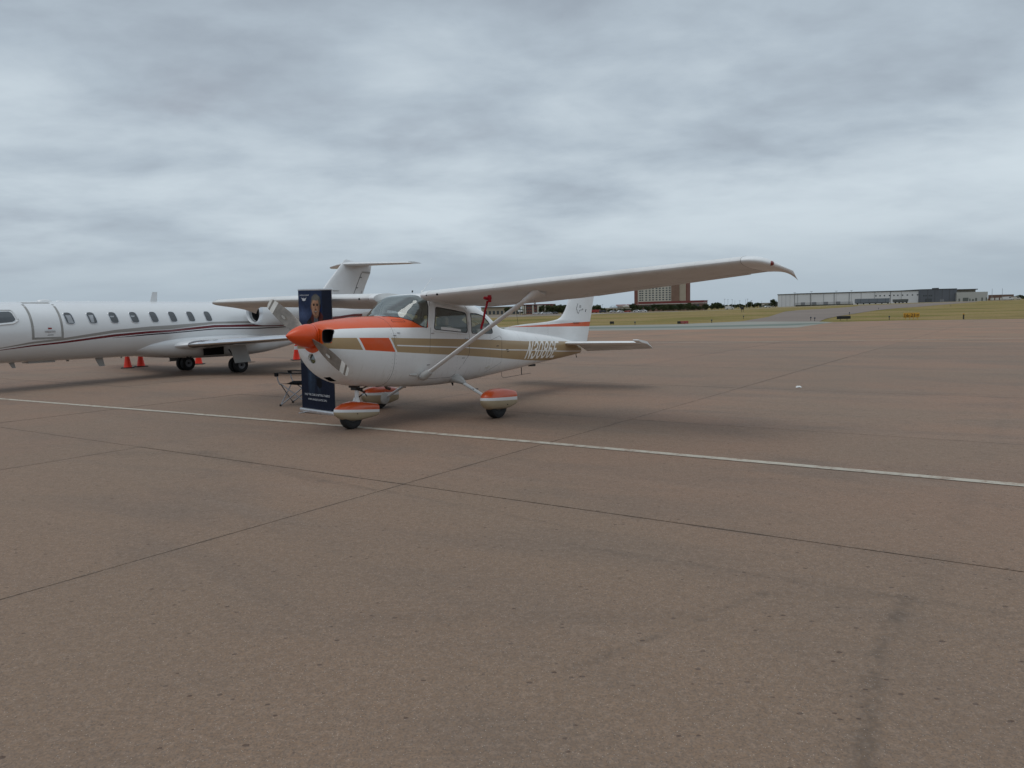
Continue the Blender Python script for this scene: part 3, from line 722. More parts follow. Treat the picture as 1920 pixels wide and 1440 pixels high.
GL = {'N': [[(0, 0), (0, 1)], [(0, 1), (1, 0)], [(1, 0), (1, 1)]], '3': [[(0, .78), (.22, 1), (.78, 1), (1, .84), (1, .64), (.72, .52), (.4, .52)], [(.72, .52), (1, .40), (1, .18), (.78, 0), (.22, 0), (0, .22)]],
      '0': [[(.25, 0), (0, .2), (0, .8), (.25, 1), (.75, 1), (1, .8), (1, .2), (.75, 0), (.25, 0)]],
      '8': [[(.28, .52), (.04, .66), (.04, .84), (.28, 1), (.72, 1), (.96, .84), (.96, .66), (.72, .52), (.28, .52)], [(.28, .52), (0, .38), (0, .16), (.25, 0), (.75, 0), (1, .16), (1, .38), (.72, .52)]],
      '6': [[(1, .80), (.76, 1), (.26, 1), (0, .8), (0, .2), (.25, 0), (.75, 0), (1, .18), (1, .40), (.76, .56), (.25, .56), (0, .42)]],
      'E': [[(1, 1), (0, 1), (0, 0), (1, 0)], [(0, .52), (.7, .52)]]}
bm = newbm()
for gi, gc in enumerate("N3086E"):
    for ln in GL[gc]:
        P2 = [Vector((p[0] * .138 + gi * .226, p[1] * .300 + .016)) for p in ln]; hw = .0225
        for A, B_ in zip(P2, P2[1:]):
            d_ = (B_ - A).normalized(); nn_ = Vector((-d_.y, d_.x)) * hw; A, B_ = A - d_ * hw * .8, B_ + d_ * hw * .8; q4 = []
            for p in (A - nn_, B_ - nn_, B_ + nn_, A + nn_): x = 5.215 + p.x + p.y * .55; z = .868 + p.y; q4.append((x, z))
            n_ = 4; pr_ = None
            for k in range(n_ + 1):
                t = k / n_; a_ = (q4[0][0] + (q4[1][0] - q4[0][0]) * t, q4[0][1] + (q4[1][1] - q4[0][1]) * t); c_ = (q4[3][0] + (q4[2][0] - q4[3][0]) * t, q4[3][1] + (q4[2][1] - q4[3][1]) * t)
                cur = [bm.verts.new((x, -(CB.y(x, z) + .004 + .0002 * gi), z)) for x, z in (a_, c_)]
                if pr_: bm.faces.new((pr_[0], cur[0], cur[1], pr_[1]))
                pr_ = cur
obj("registration_number", bm, ces, M_LETTER, smooth=False)
fy = lambda x, z: .056
surf_text("TEXAS", 7.47, 1.567, .062, .2, 1.35, M_BLACK, "fin_lettering", yfun=fy, zslope=.04, spacing=1.15)
surf_text("172", 7.74, 1.93, .075, .25, .8, M_BLACK, "fin_lettering", yfun=fy, bold=.001)
bm = newbm(); logo = [(7.62, 1.875), (7.66, 1.878), (7.66, 1.835), (7.70, 1.80), (7.73, 1.80), (7.75, 1.85), (7.78, 1.87), (7.92, 1.885), (7.90, 1.91)]
tube(bm, [(x, -.059, z + .01) for x, z in dens(logo, 2)], .0038, 5); tube(bm, [(7.63, -.059, 1.90), (7.69, -.059, 2.02)], .0038, 5); obj("fin_emblem", bm, ces, M_BLACK)
bm = newbm(); tube(bm, [(8.06, -.04, 1.85), (8.09, -.04, 1.91)], .008, 5); obj("rudder_hinge", bm, ces, M_BLACK)
# tail cone end light, tie-down
bm = newbm(); tube(bm, [(7.86, 0, 1.03), (7.90, 0, 1.02), (7.93, 0, 1.01)], [.05, .035, .012], 12); obj("tail_cone", bm, ces, M_CES)
bm = newbm(); tube(bm, [(7.70, 0, .93), (7.71, 0, .86), (7.73, 0, .84), (7.74, 0, .87)], .008, 6); tube(bm, [(7.72, -.02, 1.12), (7.70, -.02, .92)], .012, 6); obj("tail_tie_down", bm, ces, M_BLACK)
bm = newbm(); box(bm, 5.85, 6.02, -.04, .04, .70, .745); bevel(bm, .01); obj("tail_skid", bm, ces, M_BLACK)

# landing gear
def pant(rows, name, mat, yc, top_flat=1.0):
    bm = newbm(); RR = []
    for x, zt, zb, w in rows:
        zm = (zt * .45 + zb * .55); rg = []
        for k in range(28):
            t = 2 * math.pi * k / 28; c, s_ = math.cos(t), math.sin(t); p = 2.4 + max(0, (x - rows[0][0]) / (rows[-1][0] - rows[0][0]) - .3) * 2.2
            h = zt - zm if s_ > 0 else zm - zb
            rg.append(Vector((x, yc + w * math.copysign(abs(c) ** (2 / p), c), zm + h * math.copysign(abs(s_) ** (2 / p), s_))))
        RR.append(rg)
    rings(bm, RR); bmesh.ops.recalc_face_normals(bm, faces=bm.faces); return obj(name, bm, ces, mat, sharp=45)
def wheel(x, y, r, w, parent=ces, zc=None, name="wheel", rim=True):
    zc = (groundz(x, y) + r - .006) if zc is None else zc
    pr = [(-w * .6, r * .40), (-w, r * .62), (-w, r * .78), (-w * .85, r * .93), (-w * .45, r * .99), (0, r), (w * .45, r * .99), (w * .85, r * .93), (w, r * .78), (w, r * .62), (w * .6, r * .40)]
    bm = newbm(); lathe(bm, pr, (x, y, zc), (0, 1, 0), 36, cap0=False, cap1=False); t_ = obj(name, bm, parent, M_RUBBER)
    if rim:
        bm = newbm(); lathe(bm, [(-w * .7, r * .42), (-w * .5, r * .38), (-w * .35, r * .16), (-w * .6, r * .14), (w * .6, r * .14), (w * .35, r * .16), (w * .5, r * .38), (w * .7, r * .42)], (x, y, zc), (0, 1, 0), 24)
        obj("rim", bm, t_, M_GASKET)
    return t_
MP = [(2.57, .335, .285, .03), (2.59, .375, .24, .065), (2.64, .42, .19, .10), (2.71, .447, .155, .125), (2.82, .468, .145, .14), (2.96, .474, .142, .145), (3.08, .468, .142, .14), (3.19, .452, .158, .132), (3.28, .436, .178, .122), (3.345, .424, .195, .115), (3.36, .418, .20, .108)]
NPn = [(a_, b_ - .03, c_ - .03, d_) for a_, b_, c_, d_ in [(.77, .245, .20, .02), (.79, .28, .165, .05), (.86, .318, .118, .085), (.95, .342, .085, .108), (1.08, .360, .068, .118), (1.22, .350, .068, .118), (1.36, .330, .085, .108), (1.48, .312, .10, .098), (1.57, .295, .118, .09), (1.585, .29, .125, .084)]]
for s in (-1, 1):
    yy = s * 1.31; dz = -.02 if s < 0 else -.045
    pt = pant([(x, a + dz, b_ + dz, w) for x, a, b_, w in MP], "wheel_fairing", M_PANTM, yy); 
    wheel(2.93, yy, .215, .078, pt)
    bm = newbm(); p0 = Vector((3.0, s * .42, .60)); p1 = Vector((3.01, s * 1.20, .255 + dz))
    tube(bm, [p0, p0.lerp(p1, .5), p1], [.045, .038, .034], 14, sq=(1, .6)); leg = obj("gear_leg", bm, ces, M_WHITE)
    bm = newbm(); tube(bm, [(2.98, s * .36, .60), (2.98, s * .46, .595), (2.99, s * .54, .565), (3.0, s * .62, .52)], [.11, .105, .085, .045], 16, sq=(1, .7)); obj("leg_fairing", bm, leg, M_GREYW)
    bm = newbm(); box(bm, 2.97, 3.09, s * .80 - .03, s * .80 + .03, .43 + dz * .6, .445 + dz * .6); obj("step", bm, leg, M_BLACK)
    bm = newbm(); tube(bm, [(2.97, s * 1.13, .26 + dz), (2.97, s * 1.16, .26 + dz), (2.97, s * 1.20, .26 + dz)], [.06, .105, .115], 18); obj("brake_cover", bm, leg, M_GREYW)
    bm = newbm(); tube(bm, [(3.04, yy + s * .138, .20), (3.04, yy + s * .150, .20)], .008, 8); obj("fairing_bolt", bm, pt, M_BLACK)
pt = pant(NPn, "wheel_fairing", M_PANTN, 0); wheel(1.08, 0, .185, .068, pt)
bm = newbm(); tube(bm, [(1.10, -.118, .15), (1.10, -.126, .15)], .008, 8); obj("fairing_bolt", bm, pt, M_BLACK)
bm = newbm(); tube(bm, [(1.22, 0, .62), (1.21, 0, .50)], .042, 16); tube(bm, [(1.21, 0, .50), (1.20, 0, .37)], .032, 16); tube(bm, [(1.20, 0, .375), (1.19, 0, .31)], [.042, .06], 14); ns = obj("nose_strut", bm, ces, M_WHITE)
bm = newbm()
tube(bm, [(1.24, 0, .50), (1.38, 0, .455), (1.25, 0, .385)], .012, 8); tube(bm, [(1.15, -.10, .54), (1.15, .10, .54)], .016, 8)
tube(bm, [(1.12, -.11, .535), (1.20, -.10, .51), (1.30, -.08, .53), (1.42, -.06, .55)], .010, 8); tube(bm, [(1.2, -.05, .49), (1.30, -.06, .45), (1.36, -.05, .39)], .008, 8)
box(bm, 1.14, 1.27, -.06, .06, .49, .525); obj("steering_linkage", bm, ns, M_BLACK)
bm = newbm(); tube(bm, [(1.62, -.16, .56), (1.66, -.17, .50), (1.72, -.18, .485)], .022, 10, caps=False); obj("exhaust_pipe", bm, ces, plain("exhaust_steel", (.12, .10, .09), .5, .8))
bm = newbm(); tube(bm, [(3.28, -.12, .52), (3.30, -.12, .455)], [.022, .012], 8); obj("drain_mast", bm, ces, M_BLACK)
# air scrape below the strut foot
bm = newbm(); tube(bm, surf_line([(1.83, .70), (1.98, .69)], -1, .004), [.012, .02], 8); obj("fuel_drain_cover", bm, ces, M_GREYW)

# red pitot cover with streamer, hangs under the left wing
P0_ = CM @ Vector((1.98, -1.87, 1.80))
pc = empty("pitot_cover", "red cloth cover with a streamer hanging under the left wing of the propeller plane", "cover", P0_)
ax_ = (CM.to_3x3() @ Vector((1, 0, 0)))
bm = newbm(); tube(bm, [(-ax_.x * .07, -ax_.y * .07, .012), (0, 0, .005), (ax_.x * .07, ax_.y * .07, .006)], [.02, .026, .028], 10); tube(bm, [(.03, 0, .05), (.03, 0, -.05)], .026, 10); obj("sleeve", bm, pc, M_RED)
bm = newbm()
RR = []
for k in range(12):
    z = -.03 - k * .036; x = -.009 * k + .003 * math.sin(k * 1.1)
    RR.append([Vector((x - .016, .004 * math.sin(k * .8), z)), Vector((x + .016, -.004 * math.sin(k * .8), z)), Vector((x + .016, .003 - .004 * math.sin(k * .8), z)), Vector((x - .016, .003 + .004 * math.sin(k * .8), z))])
rings(bm, RR); obj("streamer", bm, pc, M_RED)

# ------------------------------------------------------------------ business jet
def jet_paint(q):
    o = q.n('ShaderNodeTexCoord').outputs['Object']; x, y, z = q.xyz(o)
    X = dict(x0=-9, x1=9, z0=0, z1=3)
    def L(*p): return q.pw(x, [(-9, p[0][1])] + list(p) + [(9, p[-1][1])], **X)
    gt_ = L((-8.3, .80), (-6.29, 1.03), (-5.54, 1.16), (-4.83, 1.22), (-3.5, 1.39), (-2.48, 1.46), (-1.89, 1.48), (-.42, 1.55), (2.1, 1.55), (4.66, 1.66))
    gb_ = L((-8.3, .80), (-6.29, 1.012), (-5.54, 1.11), (-4.83, 1.16), (-3.5, 1.31), (-2.48, 1.352), (-1.89, 1.365), (-.42, 1.485), (2.1, 1.47), (4.66, 1.64))
    mt_ = L((-8.3, .76), (-6.22, .99), (-5.54, 1.078), (-4.83, 1.135), (-3.5, 1.275), (-2.48, 1.335), (-1.89, 1.35), (-.42, 1.455), (2.1, 1.44), (4.66, 1.63), (5.93, 1.73))
    mb_ = L((-8.3, .76), (-6.22, .975), (-5.54, 1.04), (-4.83, 1.085), (-3.5, 1.21), (-2.48, 1.27), (-1.89, 1.285), (-.42, 1.38), (2.1, 1.36), (4.66, 1.53), (5.71, 1.62))
    bc_ = L((-3.5, 1.18), (-2.5, 1.235), (-1.9, 1.255), (-.42, 1.335), (1.2, 1.31), (2.5, 1.335), (4.6, 1.50))
    side = q.m('GREATER_THAN', q.m('ABSOLUTE', y), .2)
    c = q.mix(q.m('MULTIPLY', q.band(z, gb_, gt_), side), (.66, .67, .675, 1), (.27, .26, .245, 1))
    c = q.mix(q.m('MULTIPLY', q.m('MULTIPLY', q.band(z, mb_, mt_), side), q.m('LESS_THAN', x, 6.5)), c, (.12, .008, .018, 1))
    th = q.ss(x, -3.6, -2.6, .004, .017)
    c = q.mix(q.m('MULTIPLY', q.m('MULTIPLY', q.m('LESS_THAN', q.m('ABSOLUTE', q.m('SUBTRACT', z, bc_)), th), side), q.band(x, -3.55, 4)), c, (.012, .012, .03, 1))
    c = dirty(q, o, c, .06)
    return pbsdf(q, c, .22, 0, .5, .6, bump=q.noise(o, 1.2, 2, .5), bdist=.01, bstr=.2)
M_JET = material("jet_paint", jet_paint)
M_JW = plain("jet_white", (.66, .67, .675), .25, 0, .5, .5, .04, 2)
M_JG = plain("jet_underside_grey", (.36, .36, .35), .5, 0, .4, 0, .1, 3)
M_CHROME = plain("polished_metal", (.75, .76, .78), .12, 1.0, .5, 0, .04, 2)
M_JGLASS = plain("dark_window_glass", (.035, .04, .045), .06, 0, .7, .6, .3, 3)
M_SHADE = plain("window_shade", (.33, .35, .37), .5)
JM = frame(-9.417, 23.32, 57.33, .17, .40)
jet = empty("business_jet", "white business jet with maroon and grey cheatline parked behind the propeller plane", "airplane"); jet.matrix_world = JM
JB = Body([(-8.75, .98, .93, .03, .95, 2, 2), (-8.6, 1.10, .86, .12, .97, 2, 2), (-8.2, 1.32, .78, .28, 1.04, 2, 2), (-7.6, 1.55, .71, .48, 1.15, 2, 2), (-7.1, 1.72, .675, .62, 1.24, 2.05, 2.05), (-6.6, 1.98, .65, .72, 1.32, 2.1, 2.1),
           (-6.2, 2.11, .64, .77, 1.37, 2.1, 2.1), (-5.6, 2.155, .632, .80, 1.40, 2.1, 2.1), (-3.4, 2.175, .62, .80, 1.40, 2.1, 2.15), (1.5, 2.175, .63, .80, 1.40, 2.1, 2.15), (3.0, 2.17, .80, .74, 1.46, 2.1, 2.1),
           (4.5, 2.14, 1.08, .58, 1.58, 2.1, 2.1), (6.0, 2.06, 1.42, .34, 1.72, 2, 2), (7.0, 1.98, 1.64, .15, 1.81, 2, 2), (7.4, 1.93, 1.75, .05, 1.84, 2, 2)])
bm = newbm(); rings(bm, [JB.ring(x, 64) for x in np.concatenate([np.linspace(-8.75, -6, 18), np.linspace(-5.7, 1.5, 20), np.linspace(1.9, 7.4, 18)])])
bmesh.ops.recalc_face_normals(bm, faces=bm.faces); obj("fuselage", bm, jet, M_JET, sharp=60)
FB = Body([(-2.9, 1.0, .70, .50, .85, 2.2, 2.2), (-2.5, 1.15, .62, .66, .90, 2.2, 2.3), (-2.0, 1.25, .55, .76, .92, 2.2, 2.5), (-1.5, 1.30, .51, .82, .92, 2.2, 2.7), (-.6, 1.32, .455, .86, .92, 2.2, 2.9), (.6, 1.32, .44, .87, .92, 2.2, 2.9), (1.5, 1.27, .48, .84, .92, 2.2, 2.8), (2.4, 1.2, .60, .74, .92, 2.2, 2.5), (3.2, 1.1, .74, .55, .92, 2.2, 2.4)])
bm = newbm(); rings(bm, [FB.ring(x, 40) for x in np.linspace(-2.9, 3.2, 26)]); bmesh.ops.recalc_face_normals(bm, faces=bm.faces); obj("belly_fairing", bm, jet, M_JW, sharp=60)
def jy(x, z): return JB.y(x, z)
def panel(out, s, name, mat, parent=jet, off=.004, yf=jy, rowsn=6):
    """panel that follows the body side, from an x-z outline; filled as strips"""
    lo, hi = mono(out); x0, x1 = lo[0][0], lo[-1][0]
    fx = lambda c, x: float(np.interp(x, [p[0] for p in c], [p[1] for p in c]))
    xs = sorted(set([p[0] for p in lo] + [p[0] for p in hi] + list(np.linspace(x0, x1, 6))))
    bm = newbm(); RR = []
    for x in xs:
        a, c = fx(lo, x), fx(hi, x)
        RR.append([bm.verts.new((x, s * (yf(x, a + (c - a) * k / rowsn) + off), a + (c - a) * k / rowsn)) for k in range(rowsn + 1)])
    for A, B_ in zip(RR, RR[1:]):
        for k in range(rowsn): bm.faces.new((A[k], B_[k], B_[k + 1], A[k + 1]))
    bmesh.ops.remove_doubles(bm, verts=bm.verts, dist=1e-5)
    bmesh.ops.recalc_face_normals(bm, faces=bm.faces)
    return obj(name, bm, parent, mat, sharp=60)
def jline(pts, s, r, name, mat, parent=jet, close=True, yf=jy):
    P_ = dens(pts + ([pts[0]] if close else []), 3); bm = newbm()
    tube(bm, [Vector((x, s * (yf(x, z) + .002), z)) for x, z in P_], r, 6, caps=not close); return obj(name, bm, parent, mat)
for s in (-1, 1):
    for k in range(8):
        xc = -4.61 + .575 * k
        o_ = rrect([(xc - .095, 1.565), (xc - .135, 1.868), (xc + .075, 1.868), (xc + .125, 1.565)], .085, 4)
        w_ = panel(o_, s, "cabin_window", M_JGLASS, rowsn=4)
        if s < 0 and k < 4:
            if k < 2: sh_ = [(xc - .045, 1.60), (xc - .075, 1.80), (xc + .045, 1.80), (xc + (.085 if k == 0 else .03), 1.60)]
            else: sh_ = [(xc - .085, 1.73), (xc - .095, 1.77), (xc + .02, 1.77), (xc + .0, 1.73)]
            panel(sh_, s, "window_shade", M_SHADE, w_, off=.007, rowsn=3)
        jline(o_, s, .009, "window_rim", M_ALU, w_)
    ck = rrect([(-6.95, 1.62), (-6.62, 1.90), (-5.90, 1.905), (-5.855, 1.70), (-5.93, 1.655), (-6.5, 1.60)], .05, 3)
    w_ = panel(ck, s, "cockpit_window", M_JGLASS)
    jline(rrect([(-7.0, 1.59), (-6.64, 1.935), (-5.86, 1.94), (-5.80, 1.69), (-5.92, 1.615), (-6.5, 1.565)], .05, 3), s, .022, "window_rim", M_JW, w_)
D_ = [(-5.52, 1.235), (-5.52, 2.12), (-4.83, 2.12), (-4.83, 1.235)]
fr_ = plain("door_frame_grey", (.27, .265, .25), .5)
def strip(pts, w, name, mat, parent):
    for (x0, z0), (x1, z1) in zip(pts, pts[1:]):
        bm = newbm(); n = 14
        for k in range(n):
            a, c = k / n, (k + 1) / n
            q_ = []
            for t, sg in ((a, -1), (c, -1), (c, 1), (a, 1)):
                x, z = x0 + (x1 - x0) * t, z0 + (z1 - z0) * t
                if abs(x1 - x0) > abs(z1 - z0): z += sg * w / 2
                else: x += sg * w / 2
                q_.append(bm.verts.new((x, -(jy(x, z) + .003), z)))
            bm.faces.new(q_)
        bmesh.ops.remove_doubles(bm, verts=bm.verts, dist=1e-5); obj(name, bm, parent, mat)
dr = panel([(-5.49, 1.26), (-5.489, 2.10), (-4.861, 2.10), (-4.86, 1.26)], -1, "cabin_door", M_JW, off=.0025, rowsn=14)
strip([(-5.52, 1.21), (-5.52, 2.145)], .055, "door_frame", fr_, dr); strip([(-4.83, 1.21), (-4.83, 2.145)], .055, "door_frame", fr_, dr)
strip([(-5.49, 1.235), (-4.86, 1.235)], .05, "door_frame", fr_, dr); strip([(-5.49, 2.12), (-4.86, 2.12)], .03, "door_frame", fr_, dr)
panel(rrect([(-5.25, 1.375), (-5.25, 1.42), (-5.0, 1.42), (-5.0, 1.375)], .02, 3), -1, "door_handle", M_STEEL, dr, off=.01, rowsn=2)
panel([(-5.17, 1.455), (-5.169, 1.495), (-5.081, 1.495), (-5.08, 1.455)], -1, "placard", plain("placard_red", (.25, .02, .02), .5), dr, off=.006, rowsn=2)
panel([(-5.19, 1.305), (-5.189, 1.318), (-5.051, 1.318), (-5.05, 1.305)], -1, "latch_slot", M_GASKET, dr, off=.006, rowsn=1)
# wings
def jfoil(secs, name, mat, parent, c0=0, c1=1, th=.11, vert=False):
    bm = newbm(); RR = []
    for sp, xl, zz, ch in secs:
        rg = []
        for u_, v_ in foil(c0, c1, 14 if c0 == 0 else 5, th, .012 if not vert else .0001, .4):
            rg.append(Vector((xl + u_ * ch, v_ * ch, zz)) if vert else Vector((xl + u_ * ch, sp, zz + v_ * ch)))
        RR.append(rg)
    rings(bm, RR); bmesh.ops.recalc_face_normals(bm, faces=bm.faces); return obj(name, bm, parent, mat, sharp=40)
for s in (-1, 1):
    S_ = [(.5, -1.95, .86, 3.1), (.88, -1.72, .885, 2.79), (1.1, -1.55, .90, 2.58), (1.8, -1.30, .945, 2.2), (3.2, -.88, 1.02, 1.75), (4.8, -.40, 1.11, 1.3), (6.2, .04, 1.18, .95)]
    S_ = [(s * a, x_, z_, c_) for a, x_, z_, c_ in S_]
    w_ = jfoil(S_[2:], "wing", M_JW, jet, .05, 1); jfoil(S_[:3], "wing_root", M_JW, w_, 0, 1, .11)
    jfoil([(a, x_ - .012, z_, c_) for a, x_, z_, c_ in S_[2:]], "leading_edge", M_CHROME, w_, 0, .075, .118)
    bm = newbm(); RR = []
    for sp, xl, zz, ch in ((6.19, .06, 1.19, .95), (6.28, .25, 1.28, .85), (6.36, .5, 1.50, .60), (6.42, .72, 1.74, .38)):
        RR.append([Vector((xl + u_ * ch, s * (sp + v_ * ch), zz)) for u_, v_ in foil(0, 1, 8, .09, .0001, .4)])
    rings(bm, RR); bmesh.ops.recalc_face_normals(bm, faces=bm.faces); obj("winglet", bm, w_, M_JW, sharp=40)
    # engine
    bm = newbm(); ec = (.62, s * 1.27, 1.80)
    lathe(bm, [(.50, .22), (.18, .265), (.03, .298), (0, .315), (.015, .335), (.10, .365), (.35, .40), (.9, .415), (1.6, .40), (2.1, .33), (2.45, .26), (2.46, .23), (2.2, .22)], ec, (1, 0, .02), 40, cap0=False, cap1=False); en = obj("engine_nacelle", bm, jet, M_JW, sharp=50)
    bm = newbm(); lathe(bm, [(.14, .272), (.03, .300), (-.002, .316), (.014, .337), (.10, .367)], ec, (1, 0, .02), 40, cap0=False, cap1=False); obj("inlet_lip", bm, en, M_ALU)
    bm = newbm(); lathe(bm, [(.50, .225), (.45, .06), (.32, .01)], ec, (1, 0, .02), 30, cap0=False); lathe(bm, [(.16, .262), (.5, .222)], ec, (1, 0, .02), 36, cap0=False, cap1=False); obj("fan", bm, en, plain("fan_metal", (.05, .05, .055), .45, .6, .5, 0, .4, 30))
    bm = newbm(); lathe(bm, [(2.1, .22), (2.2, .21), (2.7, .05)], ec, (1, 0, .02), 20); obj("exhaust_cone", bm, en, M_STEEL)
    bm = newbm(); rings(bm, [[Vector((xx, s * yy, 1.80 + dz)) for xx, dz in ((1.05, 0), (1.3, .08), (2.4, .08), (2.9, 0), (2.4, -.07), (1.3, -.07))] for yy in (.60, .90)]); bmesh.ops.recalc_face_normals(bm, faces=bm.faces); obj("pylon", bm, en, M_JW)
    # tailplane
    jfoil([(s * .03, 5.78, 3.60, 1.45), (s * .5, 5.98, 3.60, 1.28), (s * (1.9 if s < 0 else 1.5), 6.58, 3.585, .85), (s * 2.45 if s < 0 else 1.75, 6.82, 3.58, .66)], "horizontal_stabilizer", M_JW, jet, 0, 1, .12)
    bm = newbm(); box(bm, 6.86, 7.08, s * (2.36 if s < 0 else 1.68) - .05, s * (2.36 if s < 0 else 1.68) + .05, 3.60, 3.63); obj("balance_weight", bm, jet, M_JG)
    # main gear
    gy = s * 1.32; pl = None
    bm = newbm(); tube(bm, [(-.06, s * 1.30, .95), (-.05, s * 1.30, .30)], .055, 12); tube(bm, [(-.05, gy - .22, .235), (-.05, gy + .22, .235)], .035, 10)
    tube(bm, [(-.28, s * 1.22, .72), (-.12, s * 1.28, .42), (-.10, s * 1.3, .28)], .022, 8); tube(bm, [(-.05, s * 1.0, .8), (-.05, s * 1.28, .5)], .025, 8); gs = obj("gear_strut", bm, jet, M_BLACK)
    wz = (JM @ Vector((-.05, gy, 0))).z; zc_ = .235 - wz
    for dy in (-.115, .115):
        t_ = wheel(-.05, gy + dy, .24, .075, gs, zc=zc_, name="tyre", rim=False)
        bm = newbm(); yo = gy + dy - .06; lathe(bm, [(0, .14), (.02, .135), (.03, .105), (.035, .09), (.12, .09)], (-.05, yo, zc_), (0, 1, 0), 28); obj("rim", bm, t_, plain("dark_rim", (.14, .14, .15), .45, .5))
        bm = newbm()
        for k in range(9):
            a = 2 * math.pi * k / 9; lathe(bm, [(-.002, .014), (.02, .014)], (-.05 + .10 * math.cos(a), yo + .012, zc_ + .10 * math.sin(a)), (0, 1, 0), 8)
        lathe(bm, [(-.01, .03), (.03, .035)], (-.05, yo, zc_), (0, 1, 0), 12); obj("rim_hole", bm, t_, M_VOID)
    bm = newbm(); q4 = [(-.50, .86), (.06, .84), (.19, .325), (-.39, .31)]
    rings(bm, [[Vector((x, s * (1.57 + (.86 - z) * .12) + d, z)) for x, z in q4] for d in (0, .018)]); bmesh.ops.recalc_face_normals(bm, faces=bm.faces); gd = obj("gear_door", bm, jet, M_JG)
    bm = newbm(); box(bm, -.42, .30, s * 1.64 - .05, s * 1.64 + .05, .30, .312); obj("door_edge", bm, gd, M_GASKET)
    bm = newbm(); box(bm, -.95, -.25, s * .935, s * .945, .56, .80); box(bm, -.60, .15, s * 1.0, s * 1.5, .90, .915); obj("wheel_well", bm, jet, M_VOID)
# fin
FZ = [(2.0, 4.05, 3.15), (2.12, 4.25, 2.75), (2.5, 4.60, 2.22), (2.83, 4.93, 2.05), (3.3, 5.42, 1.85), (3.6, 5.73, 1.62), (3.74, 5.87, 1.55), (3.79, 5.98, .6)]
bm = newbm(); RR = []
for z, xl, ch in FZ: RR.append([Vector((xl + u_ * ch, v_ * ch * (1 if z < 3.7 else .6), z - (0 if z < 3.7 else u_ * .10))) for u_, v_ in foil(0, 1, 14, .085, .0001, .4)])
rings(bm, RR); bmesh.ops.recalc_face_normals(bm, faces=bm.faces); jf = obj("vertical_fin", bm, jet, M_JW, sharp=40)
bm = newbm()
tube(bm, [(6.22, -.052, 2.40), (6.73, -.052, 3.30)], .008, 5); tube(bm, [(6.40, -.06, 2.72), (6.50, -.07, 2.73)], .012, 5); tube(bm, [(6.62, -.06, 3.12), (6.72, -.07, 3.13)], .012, 5); tube(bm, [(6.66, -.035, 2.44), (6.74, -.035, 2.62)], .006, 5); obj("rudder_seam", bm, jf, M_GASKET)
bm = newbm(); box(bm, 6.70, 7.22, -.045, .045, 3.30, 3.36); box(bm, 5.15, 5.45, -.13, -.08, 2.60, 2.615); obj("fin_fitting", bm, jf, M_JG)
bm = newbm(); tube(bm, [(7.15, 0, 3.66), (7.15, 0, 3.74)], [.03, .012], 8); obj("beacon", bm, jet, M_BLACK)
# antennas
def blade(x0, x1, z0, z1, sw, name, mat, y=0.):
    bm = newbm(); rings(bm, [[Vector((a, y - .01, z0)), Vector((c, y - .01, z0)), Vector((c, y + .01, z0)), Vector((a, y + .01, z0))] if z0 == zz else [Vector((a + sw, y - .006, zz)), Vector((c + sw * .7 - .03, y - .006, zz)), Vector((c + sw * .7 - .03, y + .006, zz)), Vector((a + sw, y + .006, zz))] for a, c, zz in ((x0, x1, z0), (x0, x1, z1))])
    bmesh.ops.recalc_face_normals(bm, faces=bm.faces); obj(name, bm, jet, mat)
blade(-1.95, -1.74, 2.15, 2.45, .09, "top_antenna", M_JW); blade(-3.66, -3.44, .66, .40, .12, "belly_antenna", M_JG); blade(-5.80, -5.66, .68, .50, .10, "belly_antenna", M_JG)
blade(-4.42, -4.32, .66, .585, .03, "belly_antenna", M_JG); blade(-2.95, -2.88, .65, .585, .03, "belly_antenna", M_JG)
for (x, r_, z) in ((-4.83, .16, 2.165), (-4.45, .09, 2.165), (-2.72, .06, 2.17), (-3.7, .05, 2.17)):
    bm = newbm(); bmesh.ops.create_uvsphere(bm, u_segments=16, v_segments=8, radius=r_, matrix=Matrix.Translation((x, 0, z)) @ Matrix.Diagonal((1.2, .6, .35, 1))); obj("antenna_dome", bm, jet, M_JW)
bm = newbm(); box(bm, -5.4, -4.75, -.18, .18, .60, .65); bevel(bm, .015); obj("belly_panel", bm, jet, M_JG)
bm = newbm(); tube(bm, [(-1.25, -.55, .53), (-1.18, -.58, .49), (-1.1, -.55, .52)], .02, 8); obj("drain_fitting", bm, jet, M_BLACK)
bm = newbm(); tube(bm, [(.95, -.3, .5), (1.0, -.3, .42), (1.1, -.3, .43)], .03, 8); obj("tow_fitting", bm, jet, M_JG)
bm = newbm(); tube(bm, [(-7.3, 0, .9), (-7.35, 0, .25)], .04, 10); tube(bm, [(-7.35, -.12, .18), (-7.35, .12, .18)], .02, 8); ng = obj("nose_strut", bm, jet, M_STEEL)
nz_ = (JM @ Vector((-7.35, 0, 0))).z
for dy in (-.08, .08): wheel(-7.35, dy, .18, .05, ng, zc=.175 - nz_, name="nose_wheel")

